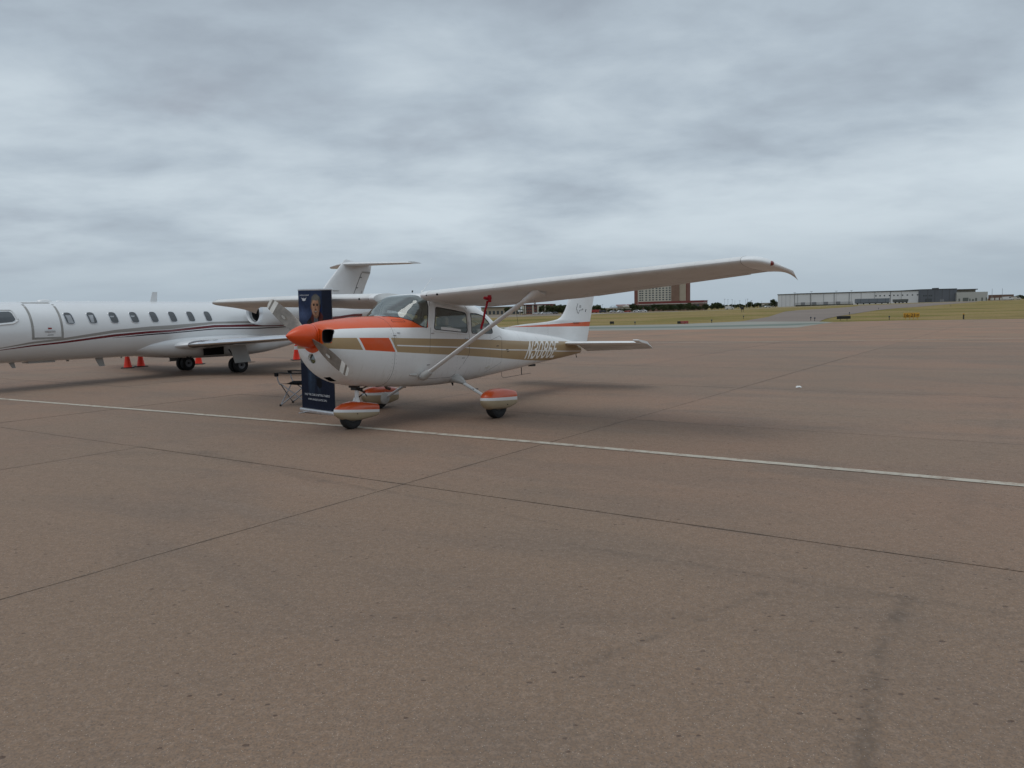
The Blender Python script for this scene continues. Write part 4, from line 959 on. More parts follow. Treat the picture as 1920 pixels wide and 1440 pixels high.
# ------------------------------------------------------------------ traffic cones
def make_cone(loc, label, rz=0, collar=True, s=1.):
    e_ = empty("traffic_cone", label, "traffic cone", loc, "orange cones around the jet", (0, 0, rz))
    bm = newbm(); box(bm, -.19 * s, .19 * s, -.19 * s, .19 * s, 0, .03); bevel(bm, .008); obj("base", bm, e_, M_CONEB)
    bm = newbm(); lathe(bm, [(.03, .135), (.05, .128), (.30, .085), (.66, .032), (.70, .026), (.705, .018)], (0, 0, 0), (0, 0, 1), 24); obj("cone_body", bm, e_, M_CONE)
    if collar:
        bm = newbm(); lathe(bm, [(.40, .0715), (.53, .0528)], (0, 0, 0), (0, 0, 1), 24, cap0=False, cap1=False); obj("reflective_collar", bm, e_, M_REFL)
        bm = newbm(); lathe(bm, [(.58, .0462), (.63, .0388)], (0, 0, 0), (0, 0, 1), 24, cap0=False, cap1=False); obj("reflective_collar", bm, e_, M_REFL)
    return e_
make_cone((-13.35, 25.76, 0), "bright red traffic cone with red base, leftmost of the two cones under the jet cabin", .3)
make_cone((-13.17, 26.32, 0), "darker red traffic cone with black base, right of the other cone under the jet cabin", .7)
make_cone((-11.38, 26.95, 0), "red traffic cone seen just behind the jet's farther main wheel", .2)
make_cone((-8.12, 28.0, 0), "red traffic cone with white band standing under the jet wing beside the banner", .5)

# ------------------------------------------------------------------ roll-up banner
bb0, bb1 = Vector((-3.675, 12.90, 0)), Vector((-2.975, 12.36, 0))
bw = (bb1 - bb0).length; bang = math.atan2(bb1.y - bb0.y, bb1.x - bb0.x)
ban = empty("rollup_banner", "tall dark blue roll-up banner with a smiling man in a leather jacket, behind the propeller", "banner", bb0, rot=(0, R(1.3), bang))
bm = newbm(); box(bm, -.02, bw + .02, -.06, .06, .012, .085); bevel(bm, .012); obj("base", bm, ban, M_ALU)
for xx in (.1, bw - .1):
    bm = newbm(); box(bm, xx - .02, xx + .02, -.16, .16, 0, .014); obj("foot", bm, ban, M_ALU)
BH = 2.14
bm = newbm(); box(bm, -.01, bw + .01, -.012, .012, BH - .03, BH); bevel(bm, .004); obj("top_rail", bm, ban, M_ALU)
bm = newbm(); tube(bm, [(bw * .5, .03, .05), (bw * .5, .03, BH - .01)], .012, 8); obj("pole", bm, ban, M_ALU)
NX, NZ = 150, 420
U, V = np.meshgrid(np.linspace(0, 1, NX), np.linspace(0, 1, NZ))
img = np.zeros((NZ, NX, 3))
rng = np.random.RandomState(3)
def blur_noise(f):
    g_ = rng.rand(int(f * 2.6) + 3, f + 3); yy = V * f * 2.6; xx = U * f
    i, j = yy.astype(int), xx.astype(int); a, c = yy - i, xx - j; a = a * a * (3 - 2 * a); c = c * c * (3 - 2 * c)
    return (g_[i, j] * (1 - a) * (1 - c) + g_[i + 1, j] * a * (1 - c) + g_[i, j + 1] * (1 - a) * c + g_[i + 1, j + 1] * a * c)
cloud = blur_noise(4) * .6 + blur_noise(9) * .4
img[:] = np.array([.010, .014, .034]); f = np.clip((V - .55) / .3, 0, 1) * np.clip((.74 - U) / .06, 0, 1)
img += f[..., None] * (cloud[..., None] * np.array([.020, .033, .085]) + np.array([.004, .008, .022]))
e1 = np.exp(-((U - .13) / .2) ** 2 - ((V - .80) / .05) ** 2); img += e1[..., None] * np.array([.05, .065, .12])
def ell(cu, cv, ru, rv, col, soft=.12, p=2., cl=None):
    d = (np.abs((U - cu) / ru) ** p + np.abs((V - cv) / rv) ** p) ** (1 / p)
    a = np.clip((1 - d) / soft + .5, 0, 1)
    if cl is not None: a = a * cl
    img[:] = img * (1 - a[..., None]) + np.array(col) * a[..., None]
def poly(pts, col, soft=.012):
    from math import hypot
    d = np.full(U.shape, 1e9); ins = np.zeros(U.shape, bool); n = len(pts)
    Au, Av = U * .81, V * 2.15
    for i in range(n):
        (x0, y0), (x1, y1) = pts[i], pts[(i + 1) % n]; x0 *= .81; x1 *= .81; y0 *= 2.15; y1 *= 2.15
        t = np.clip(((Au - x0) * (x1 - x0) + (Av - y0) * (y1 - y0)) / ((x1 - x0) ** 2 + (y1 - y0) ** 2 + 1e-12), 0, 1)
        d = np.minimum(d, np.hypot(Au - x0 - t * (x1 - x0), Av - y0 - t * (y1 - y0)))
        if y0 != y1: ins ^= ((y0 > Av) != (y1 > Av)) & (Au < (x1 - x0) * (Av - y0) / (y1 - y0) + x0)
    a = np.clip(np.where(ins, d, -d) / soft + .5, 0, 1)
    img[:] = img * (1 - a[..., None]) + np.array(col) * a[..., None]
def glow(cu, cv, ru, rv, col):
    e_ = np.exp(-((U - cu) / ru) ** 2 - ((V - cv) / rv) ** 2); img[:] += e_[..., None] * np.array(col)
# jacket, collar, shirt
poly([(.22, .45), (.22, .70), (.27, .745), (.36, .775), (.46, .815), (.62, .815), (.72, .775), (.86, .735), (.92, .66), (.92, .45)], (.016, .012, .014))
poly([(.36, .765), (.42, .815), (.50, .80), (.49, .74), (.44, .715)], (.075, .018, .016)); poly([(.60, .82), (.66, .825), (.74, .785), (.70, .735), (.60, .725)], (.095, .024, .020))
poly([(.44, .66), (.47, .79), (.56, .795), (.60, .70), (.56, .60), (.48, .60)], (.10, .11, .14)); poly([(.50, .60), (.52, .78), (.545, .60)], (.035, .035, .05))
glow(.30, .72, .05, .03, (.03, .018, .02)); glow(.78, .72, .05, .03, (.02, .014, .014))
# neck, head, hair, ears
poly([(.46, .78), (.47, .85), (.60, .85), (.61, .79), (.54, .765)], (.22, .115, .075))
ell(.527, .890, .138, .080, (.13, .125, .12)); ell(.395, .865, .020, .022, (.15, .07, .045)); ell(.655, .868, .018, .022, (.09, .04, .028))
ell(.520, .862, .118, .072, (.40, .215, .145), .16, 2.3)
glow(.46, .875, .06, .05, (.12, .075, .055)); glow(.62, .85, .045, .06, (-.17, -.095, -.065)); glow(.50, .915, .05, .012, (.10, .07, .05))
ell(.527, .938, .115, .022, (.17, .16, .155), .4); ell(.640, .91, .03, .035, (.10, .095, .09), .5)
for ex in (.468, .568):
    ell(ex, .878, .030, .0075, (.05, .03, .024), .5); ell(ex, .887, .036, .004, (.07, .045, .035), .6); ell(ex, .8785, .009, .004, (.01, .01, .012), .4)
ell(.512, .856, .016, .020, (.33, .18, .125), .8); ell(.517, .842, .026, .006, (.13, .055, .04), .8)
ell(.517, .823, .050, .0085, (.12, .040, .034), .4); ell(.517, .8245, .040, .0042, (.42, .38, .35), .4); ell(.517, .806, .03, .004, (.15, .07, .05), .9)
glow(.45, .838, .016, .012, (.08, .045, .03))
# jeans and grey band
poly([(.22, .06), (.24, .38), (.58, .38), (.62, .30), (.60, .14), (.53, .13), (.47, .26), (.40, .13), (.30, .13)], (.016, .024, .046))
poly([(.22, .13), (.20, .375), (.40, .375), (.44, .25), (.40, .135)], (.020, .032, .062)); glow(.29, .27, .04, .07, (.018, .028, .048)); glow(.54, .22, .03, .05, (.018, .026, .042))
poly([(.40, .37), (.47, .25), (.50, .33), (.48, .375)], (.006, .007, .012)); poly([(.48, .27), (.62, .27), (.64, .20), (.56, .18), (.48, .21)], (.004, .004, .008))
poly([(-.1, .386), (-.1, .46), (.23, .46), (.23, .386)], (.075, .08, .095), .02); poly([(.9, .386), (.9, .46), (1.1, .46), (1.1, .386)], (.06, .065, .08), .02)
fold = (blur_noise(26) - .5) * .25
img[..., 2] *= .92; img *= (.8 + fold[..., None]); img = np.clip(img, 0.003, 1)
me = bpy.data.meshes.new("printed_fabric")
zb_, zt_ = .08, BH - .028
co = np.stack([U * bw, -.012 + .004 * np.sin(U * 9 + V * 3), zb_ + V * (zt_ - zb_)], -1).reshape(-1, 3)
idx = np.arange(NX * NZ).reshape(NZ, NX)
fc = np.stack([idx[:-1, :-1], idx[:-1, 1:], idx[1:, 1:], idx[1:, :-1]], -1).reshape(-1, 4)
me.from_pydata(co.tolist(), [], fc.tolist()); at_ = me.color_attributes.new("print", 'FLOAT_COLOR', 'POINT')
at_.data.foreach_set("color", np.concatenate([img, np.ones((NZ, NX, 1))], -1).ravel())
def printed(q):
    a = q.n('ShaderNodeAttribute', attribute_name="print"); return pbsdf(q, a.outputs[0], .7, 0, .15, 0)
obj("printed_fabric", me, ban, material("banner_print", printed))
bm = newbm(); box(bm, 0, bw, -.004, -.001, zb_, zt_); obj("backing_sheet", bm, ban, plain("banner_back", (.25, .25, .26), .6))
M_PRINT = plain("white_print", (.62, .63, .66), .5, 0, .3, 0, .03)
def btext(s, u, z, size, width=None, sx=1., bold=0):
    bm = text_mesh(s, size, 0, 1.0, 0, sx, bold); w = max(v.co.x for v in bm.verts)
    if width: bmesh.ops.scale(bm, vec=(width / w, 1, 1), verts=bm.verts); w = width
    for v in bm.verts: v.co = Vector((u * bw - w / 2 + v.co.x, -.0195, z + v.co.y))
    obj("banner_lettering", bm, ban, M_PRINT, smooth=False)
btext("HALF THE CURE IS GETTING THERE!\u00ae", .49, .315, .052, .66 * 1.02)
btext("WWW.ANGELFLIGHTSC.ORG", .49, .235, .046, .50)
btext("ANGEL FLIGHT", .20, 2.02, .034, .26)
bm = newbm()
for s in (-1, 1):
    for k in range(3):
        p = [(0, .004 - .012 * k), (s * (.055 - .012 * k), .022 - .013 * k), (s * (.078 - .018 * k), .028 - .012 * k), (s * .045, .004 - .013 * k), (0, -.012 - .010 * k)]
        bm.faces.new([bm.verts.new((.165 * 1.0 + x, -.0195 - .0004 * k, 1.965 + z)) for x, z in p])
bm.faces.new([bm.verts.new((.165 + x, -.021, 1.965 + z)) for x, z in ((-.010, -.03), (.010, -.03), (.008, .012), (0, .03), (-.008, .012))])
obj("wing_emblem", bm, ban, M_PRINT, smooth=False)

# ------------------------------------------------------------------ folding chair
ch = empty("camp_chair", "black folding camp chair with metal crossed legs standing behind the banner", "chair", (-4.02, 14.05, 0), rot=(0, 0, R(-8)))
M_CLOTH = plain("chair_cloth", (.014, .014, .016), .85, 0, .2, 0, .3, 20)
M_TUBE = plain("chair_tube", (.30, .30, .32), .4, .6)
W2, DF, DB = .27, -.30, .28     # faces -x
def leg_(a, c, r_=.011, mat=None): 
    bm = newbm(); tube(bm, [a, c], r_, 8); o_ = obj("leg", bm, ch, mat or M_TUBE)
    lo_ = a if a[2] < c[2] else c
    bm = newbm(); tube(bm, [(lo_[0], lo_[1], .0), (lo_[0], lo_[1], .035)], [.024, .018], 8); obj("foot", bm, o_, M_BLACK)
for yy in (-W2, W2): 
    leg_((DF, yy, .012), (DB, yy * .96, .44)); leg_((DB, yy, .012), (DF + .02, yy * .96, .42))
leg_((DF, -W2, .012), (DF + .02, W2, .42)); leg_((DF, W2, .012), (DF + .02, -W2, .42)); leg_((DB, -W2, .012), (DB, W2, .44)); leg_((DB, W2, .012), (DB, -W2, .44))
for yy in (-W2 - .02, W2 + .02):
    bm = newbm(); tube(bm, [(DF + .02, yy, .40), (DF - .02, yy, .50), (DF - .03, yy, .62)], .012, 8); obj("arm_post", bm, ch, M_TUBE)
    bm = newbm(); tube(bm, [(DB, yy, .44), (DB + .10, yy, .92)], .012, 8); obj("back_post", bm, ch, M_TUBE)
    bm = newbm(); rings(bm, [[Vector((x, yy - .04, z)), Vector((x, yy + .04, z)), Vector((x, yy + .04, z + .014)), Vector((x, yy - .04, z + .014))] for x, z in ((DF - .07, .615), (DF + .05, .622), (-.05, .605), (.15, .61), (DB + .03, .628))]); obj("armrest", bm, ch, M_CLOTH)
    bm = newbm(); box(bm, DF - .07, DF - .01, yy - .035, yy + .035, .56, .615); bevel(bm, .01); obj("cup_holder", bm, ch, M_CLOTH)
bm = newbm(); RR = []
for i in range(9):
    t = i / 8; x = DF + .02 + (DB - DF - .02) * t
    RR.append([Vector((x, -W2 + 2 * W2 * k / 8, .425 - .055 * math.sin(math.pi * k / 8) * math.sin(math.pi * (.15 + .7 * t)) + .02 * (1 - t) * 0)) for k in range(9)])
rings(bm, RR, close=False, cap0=False, cap1=False); bmesh.ops.solidify(bm, geom=bm.faces[:], thickness=.012); obj("seat", bm, ch, M_CLOTH)
bm = newbm(); RR = []
for i in range(7):
    t = i / 6; z = .50 + .42 * t
    RR.append([Vector((DB + .02 + .10 * t + .05 * math.sin(math.pi * k / 8), -W2 + 2 * W2 * k / 8, z)) for k in range(9)])
rings(bm, RR, close=False, cap0=False, cap1=False); bmesh.ops.solidify(bm, geom=bm.faces[:], thickness=.012); obj("backrest", bm, ch, M_CLOTH)
# scrap of paper on the apron
bm = newbm(); rings(bm, [[Vector((.10 * math.cos(a) * k, .06 * math.sin(a) * k, z + .006 * math.sin(3 * a))) for a in [2 * math.pi * i / 12 for i in range(12)]] for k, z in ((.6, .004), (.5, .02), (.25, .032))]); sc_ = obj("paper_scrap", bm, None, plain("white_paper", (.72, .72, .70), .8)); sc_.location = (5.76, 14.81, .005)
prop(sc_, "crumpled white scrap of paper lying alone on the concrete right of the propeller plane", "litter")

# ------------------------------------------------------------------ terrain
def zt(x, y):
    d = math.hypot(x, y); ph = math.degrees(math.atan2(x, y))
    f = float(np.interp(ph, [-180, -110, -80, 14, 20, 26.5, 32], [0, 0, 1, 1, .45, .12, 0]))
    return -.0055 * min(max(0, d - 185), 900) * f
def grass_fn(q):
    o = q.n('ShaderNodeTexCoord').outputs['Object']
    a = q.noise(q.vm('MULTIPLY', o, (.5, 1, 1)), .045, 5, .6, .6); c = q.noise(q.vm('MULTIPLY', o, (.25, 1.2, 1)), .30, 5, .65, .4); e = q.noise(o, 4, 4, .7)
    col = q.ramp(q.m('ADD', q.m('MULTIPLY', a, .65), q.m('MULTIPLY', c, .35)), [(.38, (.135, .125, .032, 1)), (.45, (.215, .175, .048, 1)), (.52, (.335, .235, .105, 1)), (.60, (.195, .155, .050, 1))])
    col = q.mix(q.ss(e, .3, .7, .0, .5), col, (.07, .065, .025, 1))
    return pbsdf(q, col, .95, 0, .1, 0, bump=e, bdist=.15, bstr=.6)
M_GRASS = material("grass", grass_fn)
bm = newbm(); rad = [3] + list(np.geomspace(20, 7000, 44)); NA = 180; prev = None
c0_ = bm.verts.new((0, 0, -.05))
for r_ in rad:
    ringv = [bm.verts.new((r_ * math.sin(2 * math.pi * k / NA), r_ * math.cos(2 * math.pi * k / NA), zt(r_ * math.sin(2 * math.pi * k / NA), r_ * math.cos(2 * math.pi * k / NA)) - .05)) for k in range(NA)]
    for k in range(NA):
        j = (k + 1) % NA
        if prev: bm.faces.new((prev[k], ringv[k], ringv[j], prev[j]))
        else: bm.faces.new((c0_, ringv[k], ringv[j]))
    prev = ringv
bmesh.ops.recalc_face_normals(bm, faces=bm.faces)
g_ = obj("ground", bm, None, M_GRASS); prop(g_, kind='structure')
if g_.data.polygons[0].normal.z < 0: g_.data.flip_normals()

def concrete(q, far=False):
    o = q.n('ShaderNodeTexCoord').outputs['Object']; x, y, z = q.xyz(o)
    n_ = q.m('ADD', q.m('MULTIPLY', x, .545), q.m('MULTIPLY', y, .839)); m_ = q.m('SUBTRACT', q.m('MULTIPLY', x, .805), q.m('MULTIPLY', y, .593))
    along = q.cmb(m_, n_, 0)
    big = q.noise(o, .28, 4, .55); mid_ = q.noise(q.vm('MULTIPLY', along, (.5, 1.6, 1)), .55, 6, .62, .5); fine = q.noise(o, 9, 5, .65)
    c = q.mix(q.ss(big, .35, .65), (.300, .176, .113, 1), (.256, .170, .113, 1))
    if not far:
        lf = q.ss(q.m('ADD', n_, q.m('MULTIPLY', m_, -.15)), 8.5, 3.5)
        c = q.mix(q.m('MULTIPLY', lf, .75), c, (.245, .162, .104, 1))
    c = q.mix(q.ss(mid_, .44, .70, 0, .46), c, (.130, .102, .084, 1))
    pale = q.noise(q.vm('MULTIPLY', along, (.35, 2.5, 1)), .8, 5, .6, .3)
    c = q.mix(q.ss(pale, .55, .75, 0, .30), c, (.33, .245, .185, 1))
    stain = q.noise(q.vm('ADD', o, (31, 5, 0)), .75, 4, .55, .4)
    c = q.mix(q.ss(stain, .58, .76, 0, .32), c, (.085, .075, .068, 1))
    c = q.mix(q.ss(fine, .35, .75, 0, .16), c, (.10, .08, .07, 1))
    if not far: c = q.mix(q.m('MULTIPLY', q.n('ShaderNodeObjectInfo').outputs['Random'], .42), c, (.200, .134, .090, 1))
    for cc, per, off in ((n_, 4.85, 5.46), (m_, 4.6, -5.17)):
        fr_ = q.m('FRACT', q.m('DIVIDE', q.m('ADD', q.m('SUBTRACT', cc, off), per * 40.5), per))
        dj = q.m('MULTIPLY', q.m('ABSOLUTE', q.m('SUBTRACT', fr_, .5)), per)
        wj = q.m('ADD', q.m('MULTIPLY', q.ss(q.noise(o, 2.3, 4, .65), .42, .75), .030), .010 if far else .004)
        if cc is m_: wj = q.m('MULTIPLY', wj, q.m('LESS_THAN', m_, -4.0))
        c = q.mix(q.m('MULTIPLY', q.m('LESS_THAN', dj, q.m('MULTIPLY', wj, q.ss(q.noise(o, 30, 3, .7), .3, .7, .3, 1.4))), .42), c, (.060, .044, .034, 1))
        c = q.mix(q.m('MULTIPLY', q.ss(dj, .16, .0), q.ss(q.noise(q.vm('ADD', o, (5, 5, 0)), 1.3, 3, .6), .35, .7, 0, .18)), c, (.11, .085, .066, 1))
    h = fine
    if not far:
        # tyre marks (x0,y0,x1,y1,width,strength)
        for k, (x0, y0, x1, y1, w, st) in enumerate(((2.25, 4.12, 1.7, 3.38, .055, .48), (1.7, 3.38, 1.25, 2.55, .060, .50), (.25, 3.35, .72, 3.68, .045, .30), (.72, 3.68, 1.45, 4.22, .04, .34), (1.45, 4.22, 2.25, 4.12, .09, .16), (.4, 5.2, 2.3, 4.05, .06, .28), (2.25, 4.1, 3.2, 3.5, .06, .25), (-3.9, 9.2, -2.0, 7.5, .16, .3), (-2.0, 7.5, -.9, 6.7, .06, .35), (-5.2, 9.3, -3.9, 9.2, .2, .25), (-.9, 6.7, .6, 5.5, .05, .22), (1.1, 3.9, -.9, 4.0, .12, .18))):
            wob = q.m('MULTIPLY', q.m('SUBTRACT', q.noise(q.vm('ADD', o, (k * 3.1, 0, 0)), 2.2, 3, .5), .5), .12)
            dx_, dy_ = x1 - x0, y1 - y0; L2 = dx_ * dx_ + dy_ * dy_; L_ = math.sqrt(L2)
            t = q.m('DIVIDE', q.m('ADD', q.m('MULTIPLY', q.m('SUBTRACT', x, x0), dx_), q.m('MULTIPLY', q.m('SUBTRACT', y, y0), dy_)), L2, clamp=True)
            ex = q.m('SUBTRACT', q.m('SUBTRACT', x, x0), q.m('MULTIPLY', t, dx_)); ey = q.m('SUBTRACT', q.m('SUBTRACT', y, y0), q.m('MULTIPLY', t, dy_))
            dd = q.m('ADD', q.vm('LENGTH', q.cmb(ex, ey, 0)), q.m('MULTIPLY', wob, .6))
            c = q.mix(q.m('MULTIPLY', q.ss(dd, w * 1.25, w * .1, 0, st * 1.0), q.ss(q.noise(o, 5, 4, .7), .3, .6)), c, (.070, .050, .036, 1))
        # aggregate: pale and dark grains, pits
        vo = q.n('ShaderNodeTexVoronoi'); q.put(vo.inputs['Vector'], o); vo.inputs['Scale'].default_value = 135
        cr = q.xyz(vo.outputs['Color'])
        pal = q.m('MULTIPLY', q.m('GREATER_THAN', cr[0], .93), q.m('LESS_THAN', vo.outputs['Distance'], .30))
        drk = q.m('MULTIPLY', q.m('GREATER_THAN', cr[1], .80), q.m('LESS_THAN', vo.outputs['Distance'], .5))
        c = q.mix(q.m('MULTIPLY', pal, .60), c, (.60, .53, .46, 1)); c = q.mix(q.m('MULTIPLY', drk, .6), c, (.09, .070, .058, 1))
        v2 = q.n('ShaderNodeTexVoronoi'); q.put(v2.inputs['Vector'], q.vm('ADD', q.vm('MULTIPLY', o, (1, 1.5, 1)), q.vm('MULTIPLY', q.cmb(fine, q.noise(o, 13, 2), 0), (.02, .02, 0)))); v2.inputs['Scale'].default_value = 15
        c2 = q.xyz(v2.outputs['Color'])
        pit = q.m('MULTIPLY', q.m('GREATER_THAN', c2[0], .50), q.m('LESS_THAN', v2.outputs['Distance'], q.m('MULTIPLY', q.m('POWER', c2[1], 2), .24)))
        c = q.mix(q.m('MULTIPLY', pit, .78), c, (.06, .032, .022, 1))
        gr_ = q.noise(o, 75, 3, .75)
        c = q.mix(q.ss(q.noise(q.vm('ADD', o, (9, 4, 0)), 26, 3, .7), .4, .7, .0, .22), c, (.42, .32, .25, 1))
        c = q.mix(q.ss(gr_, .38, .62, .0, .48), c, (.115, .092, .078, 1))
        h = q.m('SUBTRACT', q.m('ADD', q.m('MULTIPLY', gr_, .5), q.m('MULTIPLY', pal, .3)), q.m('MULTIPLY', pit, .8))
    return pbsdf(q, c, q.ss(fine, .3, .8, .78, .95), 0, .28, 0, bump=h, bdist=.003, bstr=.5)
M_CONC = material("apron_concrete", concrete)
M_CONCF = material("apron_concrete_far", lambda q: concrete(q, True))
M_JOINT = plain("joint_filler", (.045, .036, .030), .9, 0, .1, 0, .3, 3)
def xyof(n, m_): return (.594 * n + .840 * m_, .806 * n - .546 * m_)
rows = [5.46 + 4.85 * k for k in range(-3, 7)]; cols = [-9.76 - 4.6 * k for k in range(7, 0, -1)] + [-9.76, -5.17] + [4.03 + 4.6 * k for k in range(7)]
def sheet(name, poly_, z, mat, parent=None, step=0, kind='structure', terr=False):
    bm = newbm(); f = bm.faces.new([bm.verts.new((x, y, 0)) for x, y in poly_])
    if f.normal.z < 0: f.normal_flip()
    bm.normal_update()
    bmesh.ops.triangulate(bm, faces=bm.faces)
    if step:
        xs = [p[0] for p in poly_]; ys = [p[1] for p in poly_]
        for ax, lo_, hi_ in ((0, min(xs), max(xs)), (1, min(ys), max(ys))):
            k = math.floor(lo_ / step) + 1
            while k * step < hi_:
                co_ = [0, 0, 0]; co_[ax] = k * step; no_ = [0, 0, 0]; no_[ax] = 1
                bmesh.ops.bisect_plane(bm, geom=bm.faces[:] + bm.edges[:] + bm.verts[:], dist=1e-4, plane_co=co_, plane_no=no_); k += 1
    for v in bm.verts: v.co.z = z + (zt(v.co.x, v.co.y) if terr else 0)
    bm.normal_update()
    for f in bm.faces:
        if f.normal.z < 0: f.normal_flip()
    o_ = obj(name, bm, parent, mat, smooth=False)
    if kind and not parent: prop(o_, kind=kind)
    return o_
n0, n1_, m0, m1_ = rows[0], rows[-1], cols[0], cols[-1]
apron = sheet("apron", [xyof(n0, m0), xyof(n0, m1_), xyof(n1_, m1_), xyof(n1_, m0)], -.022, M_JOINT)
random.seed(11)
def slab(n_a, n_b, m_a, m_b):
    bm = newbm(); g_ = .0055
    # edges a little uneven, in pieces of about a metre
    def side(pa, pb):
        k = 5; out = []
        for i in range(k):
            t = i / k; out.append((pa[0] + (pb[0] - pa[0]) * t + random.uniform(-.002, .002), pa[1] + (pb[1] - pa[1]) * t + random.uniform(-.002, .002)))
        return out
    cs = [(n_a + g_, m_a + g_), (n_a + g_, m_b - g_), (n_b - g_, m_b - g_), (n_b - g_, m_a + g_)]
    out = []
    for i in range(4): out += side(cs[i], cs[(i + 1) % 4])
    dz = random.uniform(-.0015, .0015)
    t_ = [bm.verts.new((*xyof(a, c), dz)) for a, c in out]; b_ = [bm.verts.new((*xyof(a, c), -.03)) for a, c in out]
    bm.faces.new(t_)
    for i in range(len(out)):
        j = (i + 1) % len(out); bm.faces.new((t_[i], b_[i], b_[j], t_[j]))
    bmesh.ops.recalc_face_normals(bm, faces=bm.faces)
    if t_[0].link_faces[0].normal.z < -.5: pass
    o_ = obj("slab", bm, apron, M_CONC, smooth=False)
for a, c in zip(rows, rows[1:]):
    for d_, e_ in zip(cols, cols[1:]): slab(a, c, d_, e_)
NWp, NEp, SWp, SEp = xyof(n1_, m0), xyof(n1_, m1_), xyof(n0, m0), xyof(n0, m1_)
edgeR = [(41.6, 60.1), (33.3, 64.0), (27.6, 63.6), (25.4, 60.2), (20.0, 51.8), (12.9, 52.6), (5.9, 55.8), (-30, 72), (-110, 108)]
sheet("apron_far", [NWp, NEp, (160, 52)] + edgeR, 0, M_CONCF)
sheet("apron_east", [NEp, SEp, (160, -60), (160, 52)], 0, M_CONCF)
sheet("apron_west", [SWp, NWp, (-110, 108), (-130, -60), (SEp[0], -60), SEp], 0, M_CONCF)
def flatmat(name, c1, c2, sc=.3, rough=.9):
    def fn(q):
        o = q.n('ShaderNodeTexCoord').outputs['Object']; n_ = q.noise(q.vm('MULTIPLY', o, (.4, 1, 1)), sc, 5, .6, .3)
        return pbsdf(q, q.mix(q.ss(n_, .35, .65), C4(c1), C4(c2)), rough, 0, .25)
    return material(name, fn)
M_SH = flatmat("shoulder_concrete", (.235, .235, .205), (.275, .27, .235)); M_SG = flatmat("shoulder_green_paint", (.135, .165, .14), (.155, .185, .155))
M_ASPH = flatmat("taxiway_asphalt", (.175, .142, .120), (.205, .165, .138), .12); M_ROAD = flatmat("road_concrete", (.30, .28, .25), (.36, .34, .30), .05)
sheet("taxiway_shoulder", [(-110, 108), (-30, 72), (5.9, 55.8), (12.9, 52.6), (20, 51.8), (25.4, 60.2), (27.6, 63.6), (27.6, 66.6), (22.6, 73.8), (15.5, 69.0), (7.6, 70.8), (.1, 74.2), (-30, 89), (-110, 127)], .002, M_SH)
sheet("shoulder_marking", [(-110, 115), (-30, 79.5), (6.6, 61.2), (14.5, 57.4), (21, 56.8), (24.9, 59.6), (26.4, 62.2), (22.5, 61.2), (14.5, 61.2), (6.8, 65.4), (-30, 84), (-110, 120)], .008, M_SG)
sheet("taxiway", [(22.6, 73.8), (33.6, 97.0), (57.6, 156.1), (71.5, 183.8), (84.0, 202.7), (115.9, 255.9), (144.3, 309.2), (168, 360), (330, 530), (268.8, 426.8), (165.0, 279.7), (107.7, 195.9), (90.4, 173.5), (69.0, 140.3), (40.9, 92.4), (33.5, 78.9), (27.6, 66.6)], -.02, M_ASPH, step=25, terr=True)
def X(u, d): return (u - 956.5) * .000719 * d
def hor(u): return 581.0 - (u - 960) * .0239
def Z(u, v, d): return 1.695 + (hor(u) - v) / 1390 * d
def strip_road(name, pts, w, mat, z=-.015):
    P_ = [Vector((X(u, d), d, 0)) for u, d in pts]; L_, R_2 = [], []
    for i, p in enumerate(P_):
        t = (P_[min(i + 1, len(P_) - 1)] - P_[max(i - 1, 0)]).normalized(); s_ = Vector((-t.y, t.x, 0)) * w / 2
        L_.append(p + s_); R_2.append(p - s_)
    sheet(name, [(p.x, p.y) for p in L_ + R_2[::-1]], z, mat, step=25, terr=True)
strip_road("perimeter_road", [(1130, 330), (1250, 350), (1400, 410), (1500, 450), (1600, 500), (1700, 540), (1800, 560), (1960, 590)], 16, M_ROAD)
strip_road("service_road", [(900, 175), (980, 190), (1060, 215), (1130, 330)], 7, M_ROAD, -.012)
sheet("parking_lot", [(X(880, 210), 210), (X(1000, 230), 230), (X(1106, 260), 260), (X(1270, 360), 360), (X(1270, 520), 520), (X(1100, 560), 560), (X(880, 560), 560)], -.03, M_ASPH, step=25, terr=True)
# painted lines
def paint_fn(q):
    o = q.n('ShaderNodeTexCoord').outputs['Object']; n_ = q.noise(o, 7, 5, .7); n2_ = q.noise(o, 1.1, 3, .5)
    c = q.mix(q.ss(n_, .46, .66, 0, .85), (.45, .41, .34, 1), (.26, .18, .135, 1)); c = q.mix(q.ss(n2_, .4, .7, 0, .3), c, (.28, .25, .21, 1))
    return pbsdf(q, c, .8, 0, .2)
M_LINE = material("road_paint", paint_fn)
def line(pts, w, z=.006):
    bm = newbm(); prev = None
    P_ = [Vector((x, y, 0)) for x, y in pts]
    for i, p in enumerate(P_):
        t = (P_[min(i + 1, len(P_) - 1)] - P_[max(i - 1, 0)]).normalized(); s_ = Vector((-t.y, t.x, 0)) * w / 2
        cur = [bm.verts.new((p.x + s_.x, p.y + s_.y, z)), bm.verts.new((p.x - s_.x, p.y - s_.y, z))]
        if prev: bm.faces.new((prev[0], prev[1], cur[1], cur[0]))
        prev = cur
    bm.normal_update()
    for f in bm.faces:
        if f.normal.z < 0: f.normal_flip()
    prop(obj("painted_line", bm, None, M_LINE, smooth=False), kind='structure')
line([(-38, 34.0), (-24, 24.5), (-11.28, 16.30), (-6.18, 13.30), (-2.63, 11.17), (.52, 9.22), (2.72, 7.80), (4.62, 6.58), (7.0, 5.05), (14, .5)], .125)
line([(-2, 37.6), (6.76, 34.6), (14, 32.6), (21.6, 30.9), (40, 26.6)], .16)

